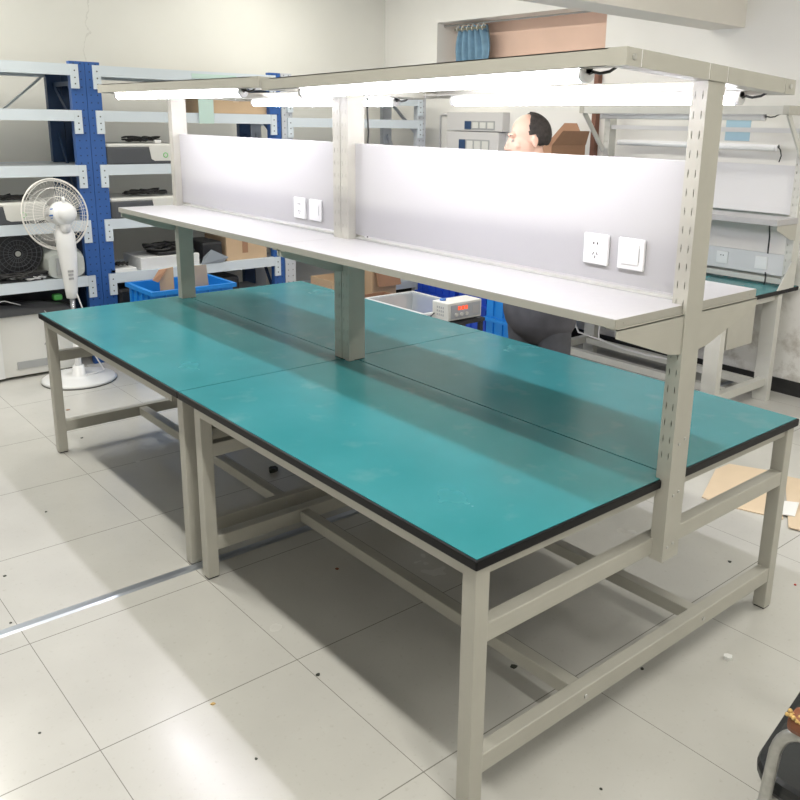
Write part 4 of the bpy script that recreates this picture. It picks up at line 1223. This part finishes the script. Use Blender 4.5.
# ------------------------------------------------------------------ the man behind the benches
def blob(name, pieces, voxel, material, parent, smooth=6):
    """pieces: ('cap', p, q, r0, r1, flat) tapered capsules and ('ell', c, (rx, ry, rz)); merged by voxel remesh into one continuous mesh"""
    bm = bmesh.new()
    for pc in pieces:
        if pc[0] == 'ell':
            r = bmesh.ops.create_icosphere(bm, subdivisions=4, radius=1)
            c = Vector(pc[1]); sx, sy, sz = pc[2]
            rot = pc[3] if len(pc) > 3 else Matrix.Identity(3)
            for v in r['verts']: v.co = c + rot @ Vector((v.co.x * sx, v.co.y * sy, v.co.z * sz))
        else:
            _, p, q, r0, r1 = pc[:5]
            fl = pc[5] if len(pc) > 5 else (1, 1)
            p = Vector(p); q = Vector(q); d = q - p; Ld = d.length; d.normalize()
            up = Vector((0, 1, 0)) if abs(d.y) < .9 else Vector((1, 0, 0))
            x = d.cross(up).normalized(); y = x.cross(d).normalized()
            n = 20; rings = []
            for h, rr in [(-r0 * math.cos(k * PI / 10), r0 * math.sin(k * PI / 10)) for k in range(1, 6)] + [(Ld + r1 * math.sin(k * PI / 10), r1 * math.cos(k * PI / 10)) for k in range(0, 5)]:
                rings.append([bm.verts.new(p + d * h + x * math.cos(2 * PI * i / n) * rr * fl[0] + y * math.sin(2 * PI * i / n) * rr * fl[1]) for i in range(n)])
            for a_, b_ in zip(rings, rings[1:]):
                for i in range(n): bm.faces.new((a_[i], a_[(i + 1) % n], b_[(i + 1) % n], b_[i]))
            bm.faces.new(rings[0][::-1]); bm.faces.new(rings[-1])
    bmesh.ops.recalc_face_normals(bm, faces=bm.faces)
    me = bpy.data.meshes.new(name); bm.to_mesh(me); bm.free()
    tmp = bpy.data.objects.new(name + '_tmp', me); COL.objects.link(tmp)
    rm = tmp.modifiers.new('r', 'REMESH'); rm.mode = 'VOXEL'; rm.voxel_size = voxel
    sm = tmp.modifiers.new('s', 'SMOOTH'); sm.factor = .5; sm.iterations = smooth
    dg = bpy.context.evaluated_depsgraph_get()
    out = bpy.data.meshes.new_from_object(tmp.evaluated_get(dg))
    bpy.data.objects.remove(tmp)
    out.name = name
    out.polygons.foreach_set('use_smooth', [True] * len(out.polygons))
    out.materials.clear(); out.materials.append(M[material])
    o = bpy.data.objects.new(name, out); COL.objects.link(o)
    if parent is not None: o.parent = parent
    return o

def man():
    t = thing('person', 'man with receding black hair and dark grey clothes, looking down behind the benches', 'person', (1.56, 2.02, 0), rz=math.radians(-34))
    # local frame: x = his left... facing -y
    Rx = Matrix.Rotation(math.radians(9), 3, 'X')
    neck = Vector((0, -.02, 1.50))
    def hp(x, y, z):           # head space: origin at skull centre, facing -y, pitched down
        return tuple(Vector((0, -.035, 1.672)) + Rx @ Vector((x, y, z)))
    P = []
    P += [('ell', hp(0, .018, .028), (.076, .094, .088), Rx), ('ell', hp(0, -.028, -.03), (.064, .070, .088), Rx)]
    P += [('ell', hp(0, -.058, -.088), (.032, .032, .026), Rx), ('ell', hp(0, -.03, -.07), (.052, .055, .04), Rx)]
    P += [('cap', hp(0, -.090, .012), hp(0, -.116, -.030), .008, .013), ('ell', hp(0, -.106, -.034), (.018, .012, .010), Rx)]
    P += [('cap', hp(-.034, -.080, .028), hp(.034, -.080, .028), .012, .012)]
    for s in (-1, 1):
        P += [('ell', hp(s * .044, -.062, -.022), (.020, .018, .018), Rx)]
        P += [('ell', hp(s * .076, .012, -.012), (.008, .017, .031), Rx), ('ell', hp(s * .080, .020, -.004), (.006, .013, .021), Rx)]
    P += [('cap', hp(-.018, -.092, -.062), hp(.018, -.092, -.062), .009, .009)]
    P += [('cap', (0, .0, 1.42), hp(0, .012, -.06), .058, .052)]
    # torso, hips
    P += [('cap', (0, .0, 1.00), (0, .0, 1.28), .125, .140, (1.15, .72)), ('cap', (-.15, 0, 1.42), (.15, 0, 1.42), .055, .055), ('cap', (0, 0, 1.28), (0, 0, 1.40), .135, .11, (1.2, .75)), ('cap', (0, 0, .88), (0, 0, 1.0), .125, .120, (1.2, .85))]
    arms = {}
    for s in (-1, 1):
        P += [('cap', (s * .085, .0, .88), (s * .095, -.01, .48), .078, .052), ('cap', (s * .095, -.01, .48), (s * .10, .01, .09), .050, .034)]
        P += [('cap', (s * .10, .02, .045), (s * .11, -.13, .03), .036, .026)]
        sh = Vector((s * .185, 0, 1.40)); el = Vector((s * .235, .02, 1.13)); wr = Vector((s * .16, -.20, 1.20))
        P += [('cap', sh, el, .048, .038), ('cap', el, wr, .037, .024)]
        d = (wr - el).normalized()
        palm = wr + d * .05
        P += [('cap', wr, wr + d * .075, .024, .030, (1.1, .55))]
        side = d.cross(Vector((0, 1, 0))).normalized(); nrm = side.cross(d).normalized()
        for k, (o_, ln) in enumerate(((-.027, .068), (-.009, .078), (.009, .073), (.027, .058))):
            b0 = wr + d * .085 + side * o_
            b1 = b0 + (d * .9 + Vector((0, 0, -.35))).normalized() * ln * .5
            b2 = b1 + (d * .4 + Vector((0, 0, -.9))).normalized() * ln * .5
            P += [('cap', b0, b1, .0085, .008), ('cap', b1, b2, .008, .007)]
        th0 = wr + d * .03 - side * s * .026
        P += [('cap', th0, th0 - side * s * .028 + d * .035, .011, .009), ('cap', th0 - side * s * .028 + d * .035, th0 - side * s * .034 + d * .062, .009, .008)]
    body = blob('body', P, .0048, 'skin', t, 4)
    # hair: a cap over the back and sides, receding at the front
    bm = bmesh.new()
    r = bmesh.ops.create_uvsphere(bm, u_segments=96, v_segments=64, radius=1)
    for v in list(bm.verts):
        x, y, z = v.co
        nzv = .02 * math.sin(z * 23 + x * 9)
        keep = (y > -.26 + .42 * max(0, z) ** 1.5 + nzv + .10 * (abs(x) < .35) * 0 - .10 * max(0, abs(x) - .6) and not (abs(x) > .8 and z < -.05 and y < .02)) and z > -.72 + .10 * (1 - y)
        if not keep: bm.verts.remove(v)
    rh = random.Random(3)
    for v in bm.verts:
        x, y, z = v.co
        k = 1.0 + rh.random() * .025
        v.co = Vector(hp(x * .0835 * k, .018 + y * .104 * k, .026 + z * .099 * k))
    me = bpy.data.meshes.new('hair'); bm.to_mesh(me); bm.free()
    for p in me.polygons: p.use_smooth = True
    me.materials.append(M['hair'])
    o = bpy.data.objects.new('hair', me); COL.objects.link(o); o.parent = t
    so = o.modifiers.new('s', 'SOLIDIFY'); so.thickness = .012; so.offset = -1
    for s in (-1, 1):
        e = MB(local=True).lathe([(.001, -.008), (.0055, -.006), (.008, 0), (.0055, .006), (.001, .008)], hp(s * .031, -.0815, .004), 14).build('eye', 'eye_white', t)
        MB(local=True).lathe([(.001, -.0005), (.005, 0), (.001, .0012)], hp(s * .031, -.0893, .001), 12, tuple(Rx @ Vector((0, -1, 0)))).build('iris', 'eye_dark', e)
        MB(local=True).tube([hp(s * .016, -.091, .025), hp(s * .032, -.092, .030), hp(s * .050, -.081, .026)], [.0018, .0026, .0012], 8).build('eyebrow', 'hair', t)
    MB(local=True).tube([hp(-.022, -.098, -.064), hp(0, -.104, -.062), hp(.022, -.098, -.064)], [.002, .005, .002], 8).build('lips', 'lips', t)
    # clothing
    J = [('cap', (0, .005, .93), (0, .0, 1.28), .172, .160, (1.15, .78)), ('cap', (0, 0, 1.28), (0, 0, 1.40), .155, .125, (1.2, .8)), ('cap', (-.15, 0, 1.415), (.15, 0, 1.415), .070, .070),
         ('cap', (0, .005, .80), (0, .005, .95), .180, .172, (1.16, .85)), ('cap', (0, .01, 1.44), (0, .005, 1.49), .072, .066)]
    for s in (-1, 1):
        sh = Vector((s * .19, 0, 1.40)); el = Vector((s * .24, .02, 1.13)); wr = Vector((s * .16, -.20, 1.20))
        J += [('cap', sh, el, .066, .056), ('cap', el, wr, .055, .042)]
    blob('jacket', J, .012, 'jacket', t, 5)
    Tt = [('cap', (0, .005, .84), (0, .005, .95), .150, .145, (1.12, .85))]
    for s in (-1, 1):
        Tt += [('cap', (s * .088, .0, .86), (s * .098, -.01, .48), .100, .074), ('cap', (s * .098, -.01, .48), (s * .103, .01, .10), .073, .058)]
    blob('trousers', Tt, .012, 'trousers', t, 5)
    for s in (-1, 1):
        blob('shoe', [('cap', (s * .103, .03, .045), (s * .112, -.15, .036), .045, .036, (1, 1)), ('cap', (s * .103, .03, .06), (s * .103, .01, .10), .046, .05)], .008, 'shoe', t, 3)
    # lean forward and turn the body against the head
    rot0 = math.radians(44)
    for ob in t.children_recursive:
        for v in ob.data.vertices:
            x, y, z = v.co
            f = min(max((1.53 - z) / .13, 0), 1)
            f = f * f * (3 - 2 * f)
            th = rot0 * f
            x, y = x * math.cos(th) - y * math.sin(th), x * math.sin(th) + y * math.cos(th)
            y -= .075 * (z - .1) if z > .1 else 0
            v.co = (x, y, z)
man()
